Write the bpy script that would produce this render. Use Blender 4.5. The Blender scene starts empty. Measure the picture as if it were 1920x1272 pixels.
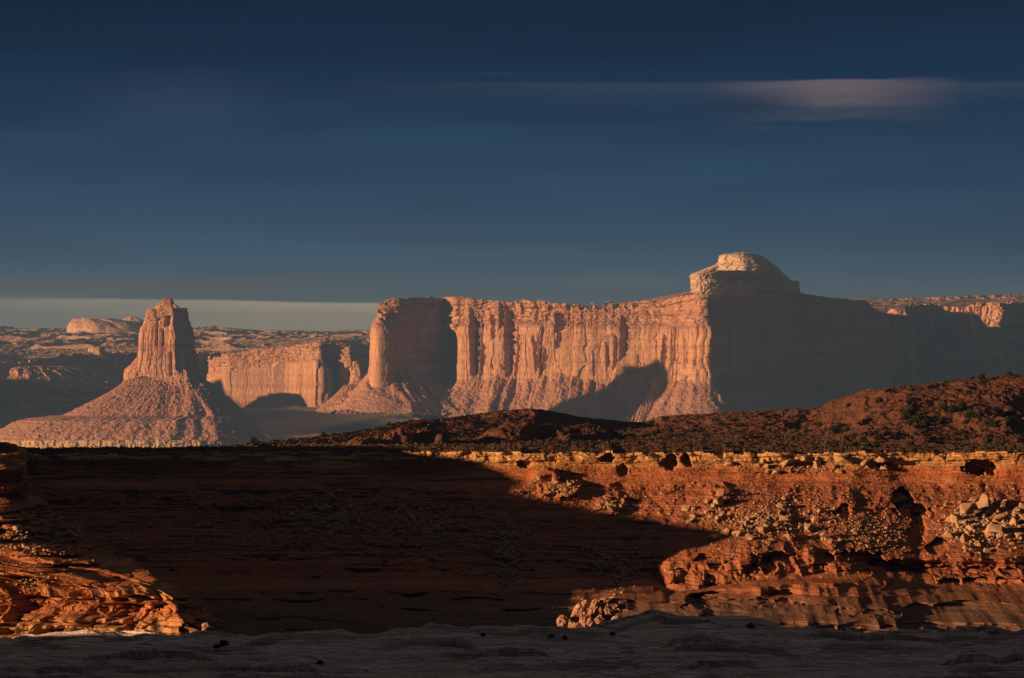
import bpy, bmesh, math, random
import numpy as np
from mathutils import Vector
from mathutils.bvhtree import BVHTree

# ------------------------------------------------------------------ camera
K = 1.0948e-4            # tangent per photo pixel (12 degree lens)
HZ = 640.0               # photo row of eye level
sc = bpy.context.scene
col = sc.collection
cam = bpy.data.cameras.new("camera")
camo = bpy.data.objects.new("camera", cam); col.objects.link(camo)
cam.sensor_width = 36.0
cam.lens = 18.0 / (960 * K)
cam.clip_start = 1.0
cam.clip_end = 90000.0
camo.location = (0, 0, 0)
camo.rotation_euler = (math.radians(90) + (HZ - 636) * K, 0, 0)
sc.camera = camo

# ------------------------------------------------------------------ sun and sky
SUN_AZ = math.radians(65.0)      # light travels 65 degrees to the right of the view
SUN_EL = math.radians(6.5)
ld = Vector((math.sin(SUN_AZ) * math.cos(SUN_EL), math.cos(SUN_AZ) * math.cos(SUN_EL), -math.sin(SUN_EL)))
sun = bpy.data.lights.new("sun", 'SUN')
sun.energy = 5.0
sun.angle = math.radians(0.5)
sun.color = (1.0, 0.60, 0.34)
suno = bpy.data.objects.new("sun", sun); col.objects.link(suno)
suno.rotation_euler = ld.to_track_quat('-Z', 'Y').to_euler()
suno.location = (-3000, -1500, 800)

sc.view_settings.view_transform = 'Standard'
sc.view_settings.look = 'None'
sc.view_settings.gamma = 1.0
sc.view_settings.exposure = 0.75
sc.cycles.use_denoising = True
sc.cycles.max_bounces = 4
sc.cycles.diffuse_bounces = 1
sc.cycles.volume_bounces = 0
sc.cycles.transparent_max_bounces = 4


class NT:
    """small helper to write node trees"""
    def __init__(s, tree):
        s.t = tree; s.n = tree.nodes; s.l = tree.links; s.n.clear()
    def add(s, kind, **kw):
        n = s.n.new(kind)
        for k_, v in kw.items(): setattr(n, k_, v)
        return n
    def link(s, a, b): s.l.new(a, b)
    def inp(s, sock, v):
        if hasattr(v, 'is_linked') or isinstance(v, bpy.types.NodeSocket): s.l.new(v, sock)
        else: sock.default_value = v
    def math(s, op, a, b=0.0, c=None, clamp=False):
        n = s.add('ShaderNodeMath', operation=op, use_clamp=clamp)
        s.inp(n.inputs[0], a); s.inp(n.inputs[1], b)
        if c is not None: s.inp(n.inputs[2], c)
        return n.outputs[0]
    def vec(s, x, y, z):
        n = s.add('ShaderNodeCombineXYZ')
        s.inp(n.inputs[0], x); s.inp(n.inputs[1], y); s.inp(n.inputs[2], z)
        return n.outputs[0]
    def noise(s, v, scale=1.0, detail=4.0, rough=0.55, dist=0.0):
        n = s.add('ShaderNodeTexNoise')
        s.inp(n.inputs['Vector'], v); n.inputs['Scale'].default_value = scale
        n.inputs['Detail'].default_value = detail; n.inputs['Roughness'].default_value = rough
        n.inputs['Distortion'].default_value = dist
        return n.outputs[0]
    def vmul(s, v, xyz):
        n = s.add('ShaderNodeVectorMath', operation='MULTIPLY')
        s.inp(n.inputs[0], v); n.inputs[1].default_value = xyz
        return n.outputs[0]
    def mix(s, f, a, b, mode='MIX'):
        n = s.add('ShaderNodeMix', data_type='RGBA', blend_type=mode)
        s.inp(n.inputs[0], f)
        s.inp(n.inputs[6], a if not isinstance(a, tuple) else (*a[:3], 1))
        s.inp(n.inputs[7], b if not isinstance(b, tuple) else (*b[:3], 1))
        return n.outputs[2]
    def ramp(s, f, stops, interp='LINEAR'):
        n = s.add('ShaderNodeValToRGB'); r = n.color_ramp; r.interpolation = interp
        while len(r.elements) < len(stops): r.elements.new(0.5)
        for e, (p, c) in zip(r.elements, stops):
            e.position = p; e.color = (*c, 1) if len(c) == 3 else c
        s.inp(n.inputs[0], f)
        return n.outputs[0]
    def remap(s, v, a, b, c=0.0, d=1.0):
        n = s.add('ShaderNodeMapRange')
        s.inp(n.inputs[0], v)
        n.inputs[1].default_value = a; n.inputs[2].default_value = b
        n.inputs[3].default_value = c; n.inputs[4].default_value = d
        return n.outputs[0]


def lin(r, g, b):
    f = lambda v: ((v / 255 + 0.055) / 1.055) ** 2.4 if v > 10 else v / 255 / 12.92
    return (f(r), f(g), f(b))


world = bpy.data.worlds.new("World"); sc.world = world
world.use_nodes = True
w = NT(world.node_tree)
tc = w.add('ShaderNodeTexCoord')
sep = w.add('ShaderNodeSeparateXYZ'); w.link(tc.outputs['Generated'], sep.inputs[0])
az = w.math('ARCTAN2', sep.outputs[0], sep.outputs[1])       # azimuth, 0 = +Y
el = w.math('ARCSINE', sep.outputs[2])
EX = 0.595    # sky colours are written as seen; divided by the exposure
def skyc(r, g, b):
    c = lin(r, g, b); return tuple(v * EX for v in c)
nz_wide = w.noise(w.vec(w.math('MULTIPLY', az, 6.0), w.math('MULTIPLY', el, 60.0), 0.0), 1.0, 5, 0.55)
elw = w.math('ADD', el, w.math('MULTIPLY', w.math('SUBTRACT', nz_wide, 0.5), 0.008))
def E(py): return (HZ - py) * K
lo, hi = -0.004, 0.076
sky_stops = [(640, (88, 92, 92)), (560, (70, 86, 98)), (470, (42, 72, 97)), (330, (27, 62, 93)),
             (230, (18, 52, 82)), (150, (0, 40, 72)), (60, (0, 31, 62)), (0, (0, 25, 54))]
deck = w.ramp(w.remap(elw, lo, hi), [((E(p) - lo) / (hi - lo), skyc(*c)) for p, c in sky_stops])
# clear warm gap low on the left, under the edge of the cloud deck
edge_n = w.noise(w.vec(w.math('MULTIPLY', az, 30.0), 0.0, 3.0), 1.0, 3, 0.5)
gap_el = w.math('ADD', w.math('ADD', E(566), w.math('MULTIPLY', w.math('SUBTRACT', edge_n, 0.5), 0.0012)), w.math('MULTIPLY', az, -0.018))
gap_el = w.math('ADD', gap_el, -0.0008)
gap = w.remap(w.math('SUBTRACT', gap_el, el), -0.0002, 0.0003)
gap = w.math('MULTIPLY', gap, w.remap(az, 0.06, 0.0))
gapc = w.ramp(w.remap(el, -0.002, 0.0095), [(0.0, skyc(200, 165, 118)), (0.6, skyc(212, 182, 138)), (1.0, skyc(202, 180, 144))])
gapc = w.mix(w.remap(az, -0.05, -0.115), gapc, skyc(160, 145, 120))
c = w.mix(gap, deck, gapc)
wisp = w.noise(w.vec(w.math('MULTIPLY', az, 22.0), w.math('MULTIPLY', elw, 520.0), 8.0), 1.0, 6, 0.62)
wisp2 = w.noise(w.vec(w.math('MULTIPLY', az, 9.0), w.math('MULTIPLY', elw, 90.0), 1.0), 1.0, 5, 0.6)
wf = w.math('ADD', w.math('MULTIPLY', w.math('SUBTRACT', wisp, 0.5), 0.35), w.math('MULTIPLY', w.math('SUBTRACT', wisp2, 0.5), 1.1))
c = w.mix(1.0, c, w.vec(w.math('ADD', wf, 1.0), w.math('ADD', wf, 1.0), w.math('ADD', w.math('MULTIPLY', wf, .8), 1.0)), 'MULTIPLY')
c = w.mix(w.math('MULTIPLY', w.remap(az, 0.05, 0.13), 0.35), c, (0.002, 0.016, 0.036))
# darker flat bands in the cloud deck just above the gap
def band(e0, e1, a0, a1, soft, asoft, nscale=12.0, seed=0.0, top=None):
    """soft edged lens of cloud, elevation e0..e1, azimuth a0..a1"""
    nn = w.noise(w.vec(w.math('MULTIPLY', az, nscale), w.math('MULTIPLY', el, nscale * 14), seed), 1.0, 4, 0.6)
    ee = w.math('ADD', el, w.math('MULTIPLY', w.math('SUBTRACT', nn, 0.5), soft * 2.2))
    f = w.math('MULTIPLY', w.remap(ee, e0 - soft, e0 + soft), w.remap(w.math('ADD', w.math('MULTIPLY', ee, 0.35), w.math('MULTIPLY', el, 0.65)) if top else ee, e1 + (top or soft), e1 - (top or soft)))
    g = w.math('MULTIPLY', w.remap(az, a0 - asoft, a0 + asoft), w.remap(az, a1 + asoft, a1 - asoft))
    return w.math('MULTIPLY', f, g)
def A(px): return (px - 960) * K
c = w.mix(w.math('MULTIPLY', band(E(555), E(524), A(-400), A(640), 0.0006, 0.03, 9, 2.0), 0.8), c, skyc(84, 84, 88))
c = w.mix(w.math('MULTIPLY', band(E(562), E(546), A(-300), A(160), 0.0004, 0.012, 9, 5.0), 0.7), c, skyc(92, 98, 94))
c = w.mix(w.math('MULTIPLY', band(E(545), E(515), A(1060), A(1260), 0.0012, 0.014, 25, 9.0), 0.55), c, skyc(92, 92, 100))
c = w.mix(w.math('MULTIPLY', band(E(560), E(525), A(1500), A(2100), 0.0012, 0.02, 15, 9.5), 0.45), c, skyc(84, 96, 106))
c = w.mix(w.math('MULTIPLY', band(E(175), E(140), A(-900), A(1120), 0.0010, 0.03, 14, 4.0), 0.35), c, skyc(24, 38, 66))
c = w.mix(w.math('MULTIPLY', band(E(240), E(155), A(240), A(430), 0.0045, 0.012, 18, 7.0), 0.5), c, skyc(50, 62, 88))
c = w.mix(w.math('MULTIPLY', band(E(186), E(154), A(900), A(2600), 0.0026, 0.03, 14, 6.0, 0.0003), 0.6), c, skyc(50, 62, 84))
c = w.mix(w.math('MULTIPLY', band(E(196), E(151), A(1430), A(1700), 0.0045, 0.012, 34, 8.0, 0.0003), 0.95), c, skyc(106, 94, 100))
c = w.mix(w.math('MULTIPLY', band(E(214), E(184), A(1330), A(1470), 0.0014, 0.007, 20, 11.0), 0.7), c, skyc(14, 38, 66))
c = w.mix(w.math('MULTIPLY', band(E(144), E(137), A(910), A(960), 0.0004, 0.006, 30, 12.0), 0.5), c, skyc(48, 62, 88))
# unseen sky: made near black, plus a bright zenith cap added as shadow fill
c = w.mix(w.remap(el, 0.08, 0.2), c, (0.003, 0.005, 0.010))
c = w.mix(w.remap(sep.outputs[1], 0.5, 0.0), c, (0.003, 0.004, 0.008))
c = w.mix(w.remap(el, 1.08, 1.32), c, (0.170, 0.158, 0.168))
sky = w.add('ShaderNodeTexSky', sky_type='NISHITA', sun_disc=False, sun_elevation=SUN_EL,
            sun_rotation=math.pi + SUN_AZ, altitude=1800.0)
bg1 = w.add('ShaderNodeBackground'); w.link(sky.outputs[0], bg1.inputs[0]); bg1.inputs[1].default_value = 0.05
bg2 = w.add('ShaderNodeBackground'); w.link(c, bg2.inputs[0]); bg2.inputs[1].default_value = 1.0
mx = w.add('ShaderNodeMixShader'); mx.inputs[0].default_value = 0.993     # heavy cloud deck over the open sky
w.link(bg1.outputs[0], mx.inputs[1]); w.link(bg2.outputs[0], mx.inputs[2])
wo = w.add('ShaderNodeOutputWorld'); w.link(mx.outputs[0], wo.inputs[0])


# ------------------------------------------------------------------ numpy noise
def hsh(i, j=0, k=0, seed=0):
    i = np.asarray(i).astype(np.int64); j = np.asarray(j).astype(np.int64); k = np.asarray(k).astype(np.int64)
    h = (i * 374761393 + j * 668265263 + k * 2147483647 * 7 + seed * 1274126177) & 0xFFFFFFFF
    h = ((h ^ (h >> 13)) * 1274126177) & 0xFFFFFFFF
    h = ((h ^ (h >> 16)) * 2246822519) & 0xFFFFFFFF
    h = h ^ (h >> 15)
    return (h & 0xFFFFFF) / float(0x1000000)

def fade(t): return t * t * t * (t * (t * 6 - 15) + 10)

def vn2(x, y, seed=0):
    x, y = np.broadcast_arrays(np.asarray(x, float), np.asarray(y, float))
    i = np.floor(x); j = np.floor(y); u = x - i; v = y - j
    def g(a, b, du, dv):
        t = hsh(a, b, 0, seed) * 2 * math.pi
        return np.cos(t) * du + np.sin(t) * dv
    fu, fv = fade(u), fade(v)
    a = g(i, j, u, v) * (1 - fu) + g(i + 1, j, u - 1, v) * fu
    b = g(i, j + 1, u, v - 1) * (1 - fu) + g(i + 1, j + 1, u - 1, v - 1) * fu
    return (a * (1 - fv) + b * fv) * 1.4

def fbm(x, y, o=4, seed=0, g=0.5, lac=2.03):
    s = 0; a = 1
    for n in range(o):
        s = s + a * vn2(x, y, seed + n * 17); x = x * lac + 13.7; y = y * lac + 5.3; a *= g
    return s

def ridged(x, y, o=4, seed=0, g=0.5):
    s = 0; a = 1
    for n in range(o):
        s = s + a * (1 - 2.2 * np.abs(vn2(x, y, seed + n * 17))); x = x * 2.03 + 3.7; y = y * 2.03 + 9.3; a *= g
    return s

def worley(x, y, seed=0):
    x, y = np.broadcast_arrays(np.asarray(x, float), np.asarray(y, float))
    i = np.floor(x); j = np.floor(y)
    f1 = np.full(x.shape, 9.0); f2 = np.full(x.shape, 9.0); cid = np.zeros(x.shape)
    for di in (-1, 0, 1):
        for dj in (-1, 0, 1):
            ci, cj = i + di, j + dj
            d = np.hypot(ci + hsh(ci, cj, 1, seed) - x, cj + hsh(ci, cj, 2, seed) - y)
            cl = d < f1
            f2 = np.where(cl, f1, np.minimum(f2, d)); cid = np.where(cl, hsh(ci, cj, 3, seed), cid)
            f1 = np.where(cl, d, f1)
    return f1, f2, cid

def cell1(s, seed=0, k=0):
    """1-D jittered cells: id hash, signed distance to the cell's seed, distance to the border"""
    i = np.floor(s)
    f1 = np.full(np.shape(s), 9.0); f2 = np.full(np.shape(s), 9.0); ci_ = np.zeros(np.shape(s)); sd = np.zeros(np.shape(s))
    for d in (-1, 0, 1):
        c_ = i + d; p = c_ + 0.1 + 0.8 * hsh(c_, k, 1, seed); dd = np.abs(p - s); cl = dd < f1
        f2 = np.where(cl, f1, np.minimum(f2, dd)); ci_ = np.where(cl, c_, ci_); sd = np.where(cl, s - p, sd); f1 = np.where(cl, dd, f1)
    return ci_, sd, f2 - f1

def sst(x, a, b):
    t = np.clip((x - a) / (b - a), 0, 1); return t * t * (3 - 2 * t)

def layers(z, tmin, tmax, seed):
    """strata of uneven thickness: index and 0..1 position inside the layer"""
    r = np.random.RandomState(seed)
    b = np.cumsum(r.uniform(tmin, tmax, 4000)); b = np.concatenate([[0], b]) - b[2000]
    k = np.clip(np.searchsorted(b, z) - 1, 0, len(b) - 2)
    return k, (z - b[k]) / (b[k + 1] - b[k])

def blocks(s, z, w_, tmin, tmax, seed, warp=0.6):
    """jointed, bedded rock: each block stands out its own amount, joints and bedding planes recede; 0..1"""
    zz = z + warp * tmax * fbm(s / (w_ * 3), z / (w_ * 2), 2, seed)
    k, f = layers(zz, tmin, tmax, seed)
    ss = s + warp * w_ * fbm(s / w_, z / w_, 2, seed + 5)
    ci_, sd, e = cell1(ss / w_ + hsh(k, 7, 0, seed) * 40, seed, k)
    v = 0.5 * hsh(ci_, k, 4, seed) + 0.5 * hsh(k, 5, 0, seed)
    rnd = np.minimum(sst(e, 0, 0.18), np.minimum(sst(f, 0, 0.12), sst(1 - f, 0, 0.2)))
    jn = hsh(ci_, k, 9, seed)
    return v * (0.7 + 0.3 * rnd) - 0.16 * (1 - rnd) * jn + 0.18 * fbm(s / (w_ * .5), z / (tmax * .8), 3, seed + 9)

def stones(a, b, size, seed, dens=0.5, sharp=1.0):
    """boulder shaped bumps, 0..1 of the stone size"""
    f1, f2, cid = worley(a / size, b / size, seed)
    r = 0.25 + 0.35 * hsh((cid * 1e6), 1, 0, seed)
    return np.where(cid < dens, np.sqrt(np.clip(1 - (f1 / r) ** 2, 0, 1)) * r, 0.0) * sharp


# ------------------------------------------------------------------ helpers
def Wx(px, Y): return (px - 960) * K * Y
def Wz(py, Y): return (HZ - py) * K * Y

def tag(o, label=None, cat=None, group=None, kind=None):
    if label: o['label'] = label
    if cat: o['category'] = cat
    if group: o['group'] = group
    if kind: o['kind'] = kind
    return o

def empty(name, loc):
    o = bpy.data.objects.new(name, None); col.objects.link(o); o.location = loc
    o.empty_display_size = 5
    return o

ALL = []     # world-space data of rock surfaces for later ray tests
def grid(name, X, Y, Z, mat, parent=None, wrap=False, smooth=True, flip=False):
    """one mesh from a (rows, columns) sheet of points"""
    n, m = X.shape
    v = np.stack([X, Y, Z], -1).reshape(-1, 3).astype(np.float32)
    if parent is not None:
        v = v - np.array(parent.location, dtype=np.float32)
    j = np.arange(m if wrap else m - 1); i = np.arange(n - 1)
    I, J = np.meshgrid(i, j, indexing='ij'); J2 = (J + 1) % m
    q = np.stack([I * m + J, I * m + J2, (I + 1) * m + J2, (I + 1) * m + J], -1).reshape(-1, 4)
    if flip: q = q[:, ::-1]
    me = bpy.data.meshes.new(name)
    me.vertices.add(len(v)); me.vertices.foreach_set('co', v.ravel())
    me.loops.add(q.size); me.loops.foreach_set('vertex_index', q.ravel().astype(np.int32))
    me.polygons.add(len(q)); me.polygons.foreach_set('loop_start', np.arange(0, q.size, 4, dtype=np.int32))
    me.polygons.foreach_set('use_smooth', np.full(len(q), smooth))
    me.update(calc_edges=True)
    me.materials.append(mat)
    o = bpy.data.objects.new(name, me); col.objects.link(o)
    if parent is not None: o.parent = parent
    return o

def raw_mesh(name, v, faces, mat, smooth=False):
    me = bpy.data.meshes.new(name); me.from_pydata(v, [], faces)
    if smooth: me.polygons.foreach_set('use_smooth', [True] * len(me.polygons))
    me.update(); me.materials.append(mat)
    return me

def tri_mesh(name, v, f, mat):
    v = np.asarray(v, np.float32); f = np.asarray(f, np.int32)
    me = bpy.data.meshes.new(name)
    me.vertices.add(len(v)); me.vertices.foreach_set('co', v.ravel())
    me.loops.add(f.size); me.loops.foreach_set('vertex_index', f.ravel())
    me.polygons.add(len(f)); me.polygons.foreach_set('loop_start', np.arange(0, f.size, 3, dtype=np.int32))
    me.update(calc_edges=True); me.materials.append(mat)
    return me

def interp_path(pts, ds):
    """resample control rows (x, Y, extra...) along arc length"""
    p = np.array(pts, float)
    d = np.concatenate([[0], np.cumsum(np.hypot(np.diff(p[:, 0]), np.diff(p[:, 1])))])
    n = int(d[-1] / ds) + 1
    s = np.linspace(0, d[-1], n)
    return s, np.stack([np.interp(s, d, p[:, c_]) for c_ in range(p.shape[1])], 1)

def gsm(a, n):
    if n < 1: return a
    k_ = np.exp(-0.5 * (np.arange(-3 * n, 3 * n + 1) / n) ** 2); k_ /= k_.sum()
    return np.convolve(np.pad(a, 3 * n, mode='edge'), k_, 'valid')

def normals(x, y):
    dx = np.gradient(x); dy = np.gradient(y); L = np.hypot(dx, dy) + 1e-9
    return dy / L, -dx / L          # left-to-right path => normal towards the viewer


# ------------------------------------------------------------------ materials
def rock_mat(name, bands, scale=1.0, bandscale=0.12, bandwarp=3.0, streak=0.35, mottle=0.35, dark=(0.08, 0.035, 0.02),
             bump=0.6, bumpdist=1.0, mscale=0.08, strata_bump=0.5, lighten=0.35, speck=0.0, speck_col=(0.6, 0.45, 0.32), speck_scale=0.3, zramp=None):
    m = bpy.data.materials.new(name); m.use_nodes = True
    t = NT(m.node_tree)
    geo = t.add('ShaderNodeNewGeometry'); P = geo.outputs['Position']
    sp = t.add('ShaderNodeSeparateXYZ'); t.link(P, sp.inputs[0])
    wob = t.noise(P, 0.02 * scale, 4, 0.5)
    zc = t.math('ADD', sp.outputs[2], t.math('MULTIPLY', t.math('SUBTRACT', wob, 0.5), bandwarp))
    zn = t.noise(t.vec(t.math('MULTIPLY', sp.outputs[0], 0.004 * scale), t.math('MULTIPLY', sp.outputs[1], 0.004 * scale), t.math('MULTIPLY', zc, bandscale)), 1.0, 6, 0.62)
    base = t.ramp(t.remap(zn, 0.3, 0.7), bands)
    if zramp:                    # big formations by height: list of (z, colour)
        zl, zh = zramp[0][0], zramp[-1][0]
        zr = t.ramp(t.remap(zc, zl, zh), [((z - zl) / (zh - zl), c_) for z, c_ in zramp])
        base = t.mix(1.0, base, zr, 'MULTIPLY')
    # weathering blotches
    mo = t.noise(P, mscale * scale, 6, 0.65)
    base = t.mix(t.math('MULTIPLY', t.remap(mo, 0.45, 0.75), mottle), base, dark)
    mo2 = t.noise(P, mscale * scale * 4, 5, 0.7)
    base = t.mix(t.math('MULTIPLY', t.remap(mo2, 0.35, 0.7), lighten), base, t.mix(0.5, base, (0.9, 0.75, 0.6), 'MIX'))
    # dark varnish running down the faces
    st = t.noise(t.vmul(P, (0.22 * scale, 0.22 * scale, 0.012 * scale)), 1.0, 5, 0.65)
    base = t.mix(t.math('MULTIPLY', t.remap(st, 0.48, 0.68), streak), base, dark)
    if speck > 0:
        vo = t.add('ShaderNodeTexVoronoi'); t.link(P, vo.inputs['Vector']); vo.inputs['Scale'].default_value = speck_scale
        sc_ = t.add('ShaderNodeSeparateColor'); t.link(vo.outputs['Color'], sc_.inputs[0])
        f = t.math('MULTIPLY', t.math('GREATER_THAN', sc_.outputs[0], 1 - speck), t.math('LESS_THAN', vo.outputs['Distance'], 0.42))
        base = t.mix(t.math('MULTIPLY', f, 0.85), base, speck_col)
    bs = t.add('ShaderNodeBsdfPrincipled')
    t.link(base, bs.inputs['Base Color']); bs.inputs['Roughness'].default_value = 0.95
    bs.inputs['Specular IOR Level'].default_value = 0.1
    h1 = t.noise(P, 0.35 * scale, 8, 0.65)
    h2 = t.noise(t.vmul(P, (0.05 * scale, 0.05 * scale, 1.6 * scale)), 1.0, 4, 0.6)
    vo2 = t.add('ShaderNodeTexVoronoi', feature='F1'); t.link(P, vo2.inputs['Vector']); vo2.inputs['Scale'].default_value = 0.5 * scale
    hh = t.math('ADD', h1, t.math('MULTIPLY', h2, strata_bump))
    hh = t.math('ADD', hh, t.math('MULTIPLY', vo2.outputs['Distance'], 0.25))
    bp = t.add('ShaderNodeBump'); bp.inputs['Strength'].default_value = bump; bp.inputs['Distance'].default_value = bumpdist
    t.link(hh, bp.inputs['Height']); t.link(bp.outputs[0], bs.inputs['Normal'])
    out = t.add('ShaderNodeOutputMaterial'); t.link(bs.outputs[0], out.inputs[0])
    return m

M = {}
M['far_cliff'] = rock_mat('far_cliff_rock', [(0, (.42, .18, .085)), (.35, (.53, .245, .115)), (.6, (.64, .33, .15)), (.8, (.48, .21, .10)), (1, (.68, .39, .20))],
                          scale=0.32, bandscale=0.05, bandwarp=8, streak=0.32, mottle=0.28, dark=(.20, .085, .055), bump=0.7, bumpdist=4.0, mscale=0.05)
M['far_ledge'] = rock_mat('far_ledge_rock', [(0, (.38, .17, .095)), (.4, (.50, .25, .14)), (.65, (.60, .34, .19)), (1, (.66, .43, .26))],
                          scale=0.32, bandscale=0.12, bandwarp=6, streak=0.15, mottle=0.35, dark=(.2, .1, .075), bump=0.9, bumpdist=4.0, mscale=0.08)
M['far_talus'] = rock_mat('far_talus_rock', [(0, (.40, .18, .105)), (.5, (.46, .215, .125)), (1, (.53, .27, .16))],
                          scale=0.4, bandscale=0.03, bandwarp=20, streak=0.0, mottle=0.35, dark=(.22, .12, .09), bump=1.0, bumpdist=5.0, mscale=0.12,
                          strata_bump=0.1, lighten=0.15, speck=0.18, speck_col=(.50, .31, .20), speck_scale=0.3)
M['pale_cap'] = rock_mat('pale_cap_rock', [(0, (.50, .33, .20)), (.5, (.60, .42, .25)), (1, (.66, .50, .32))],
                         scale=0.32, bandscale=0.10, bandwarp=5, streak=0.1, mottle=0.2, dark=(.3, .2, .13), bump=0.6, bumpdist=3.0)
M['pale_band'] = rock_mat('pale_band_rock', [(0, (.52, .30, .12)), (.5, (.68, .44, .18)), (1, (.74, .50, .24))],
                          scale=0.4, bandscale=0.15, bandwarp=3, streak=0.5, mottle=0.3, dark=(.30, .15, .10), bump=0.9, bumpdist=4.0)
M['slick_far'] = rock_mat('far_slickrock', [(0, (.48, .25, .14)), (.5, (.60, .33, .19)), (1, (.68, .43, .26))],
                          scale=0.25, bandscale=0.08, bandwarp=12, streak=0.0, mottle=0.3, dark=(.16, .13, .085), bump=0.8, bumpdist=4.0, mscale=0.06)
M['valley'] = rock_mat('valley_soil', [(0, (.22, .12, .09)), (.5, (.26, .15, .11)), (1, (.30, .19, .14))],
                       scale=0.2, bandscale=0.02, bandwarp=10, streak=0.0, mottle=0.4, dark=(.12, .10, .07), bump=0.5, bumpdist=3.0)
M['wall'] = rock_mat('canyon_wall_rock', [(0, (.30, .085, .030)), (.3, (.50, .155, .050)), (.5, (.38, .11, .038)), (.75, (.58, .20, .068)), (1, (.44, .13, .045))],
                     scale=2.6, bandscale=0.9, bandwarp=1.2, streak=0.22, mottle=0.35, dark=(.12, .038, .018), bump=0.8, bumpdist=0.5, mscale=0.10,
                     lighten=0.1, strata_bump=0.9, speck=0.06, speck_col=(.42, .26, .14), speck_scale=1.2,
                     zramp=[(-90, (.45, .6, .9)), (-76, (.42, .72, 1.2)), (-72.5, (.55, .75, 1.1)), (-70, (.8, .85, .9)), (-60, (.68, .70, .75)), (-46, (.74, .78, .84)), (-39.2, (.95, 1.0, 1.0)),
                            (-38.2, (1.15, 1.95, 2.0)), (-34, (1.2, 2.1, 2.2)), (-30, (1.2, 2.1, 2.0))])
M['spur'] = rock_mat('spur_rock', [(0, (.32, .10, .035)), (.3, (.50, .17, .058)), (.5, (.38, .12, .042)), (.75, (.56, .24, .09)), (1, (.45, .15, .055))],
                     scale=2.6, bandscale=0.7, bandwarp=1.2, streak=0.3, mottle=0.45, dark=(.085, .03, .018), bump=0.8, bumpdist=0.5, mscale=0.10,
                     lighten=0.1, strata_bump=0.9, zramp=[(-90, (1.2, 1.5, 1.6)), (-76, (1.25, 1.9, 2.2)), (-72, (1.1, 1.15, 1.1)), (-36.5, (1, 1, 1)), (-35.5, (1.4, 2.1, 1.8)), (-30, (1.4, 2.2, 2.0))])
M['bench'] = rock_mat('bench_soil', [(0, (.085, .026, .010)), (.5, (.11, .034, .013)), (1, (.145, .05, .02))],
                      scale=2.0, bandscale=0.5, bandwarp=2, streak=0.0, mottle=0.5, dark=(.085, .05, .025), bump=0.8, bumpdist=0.4, mscale=0.10,
                      lighten=0.1, strata_bump=0.2, speck=0.06, speck_col=(.20, .10, .05), speck_scale=0.9)
M['slick'] = rock_mat('slickrock', [(0, (.22, .14, .10)), (.28, (.72, .54, .43)), (.46, (.80, .64, .52)), (.55, (.30, .18, .13)), (.64, (.74, .57, .46)), (.85, (.84, .70, .58)), (1, (.38, .25, .19))],
                      scale=3.0, bandscale=1.3, bandwarp=1.5, streak=0.0, mottle=0.15, dark=(.10, .065, .05), bump=0.8, bumpdist=0.35, mscale=0.12, strata_bump=1.0)
M['boulder'] = rock_mat('tan_boulder', [(0, (.27, .15, .07)), (.5, (.37, .22, .11)), (1, (.46, .30, .165))],
                        lighten=0.15, scale=4.0, bandscale=0.6, streak=0.0, mottle=0.45, dark=(.22, .10, .05), bump=0.7, bumpdist=0.25, mscale=0.12)
M['boulder_red'] = rock_mat('red_boulder', [(0, (.24, .09, .04)), (.5, (.33, .13, .06)), (1, (.40, .19, .09))],
                            scale=4.0, bandscale=0.6, streak=0.0, mottle=0.45, dark=(.10, .04, .02), bump=0.7, bumpdist=0.25, mscale=0.12)
M['hill_stone'] = rock_mat('hill_stone', [(0, (.13, .045, .02)), (.5, (.18, .068, .03)), (1, (.24, .10, .05))], lighten=0.1,
                        scale=4.0, bandscale=0.6, streak=0.0, mottle=0.4, dark=(.07, .03, .015), bump=0.6, bumpdist=0.25)
M['knob'] = rock_mat('knob_rock', [(0, (.34, .14, .07)), (.5, (.46, .24, .14)), (1, (.55, .38, .27))],
                     scale=3.0, bandscale=0.5, bandwarp=2, streak=0.2, mottle=0.4, dark=(.14, .06, .035), bump=0.9, bumpdist=0.3, mscale=0.14)

def leaf_mat(name, c1, c2, sc_=0.5):
    m = bpy.data.materials.new(name); m.use_nodes = True; t = NT(m.node_tree)
    geo = t.add('ShaderNodeNewGeometry')
    n = t.noise(geo.outputs['Position'], sc_, 3, 0.6)
    cc = t.mix(t.remap(n, 0.35, 0.65), c1, c2)
    bs = t.add('ShaderNodeBsdfPrincipled'); t.link(cc, bs.inputs['Base Color']); bs.inputs['Roughness'].default_value = 0.9
    bs.inputs['Specular IOR Level'].default_value = 0.1
    out = t.add('ShaderNodeOutputMaterial'); t.link(bs.outputs[0], out.inputs[0])
    return m
M['sage'] = leaf_mat('sage_leaves', (.075, .062, .033), (.13, .105, .058))
M['juniper'] = leaf_mat('juniper_leaves', (.026, .027, .013), (.045, .045, .022))
M['far_green'] = leaf_mat('far_leaves', (.05, .055, .03), (.08, .08, .045), 0.05)
M['twig'] = leaf_mat('twig', (.10, .07, .045), (.14, .10, .07))


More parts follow.
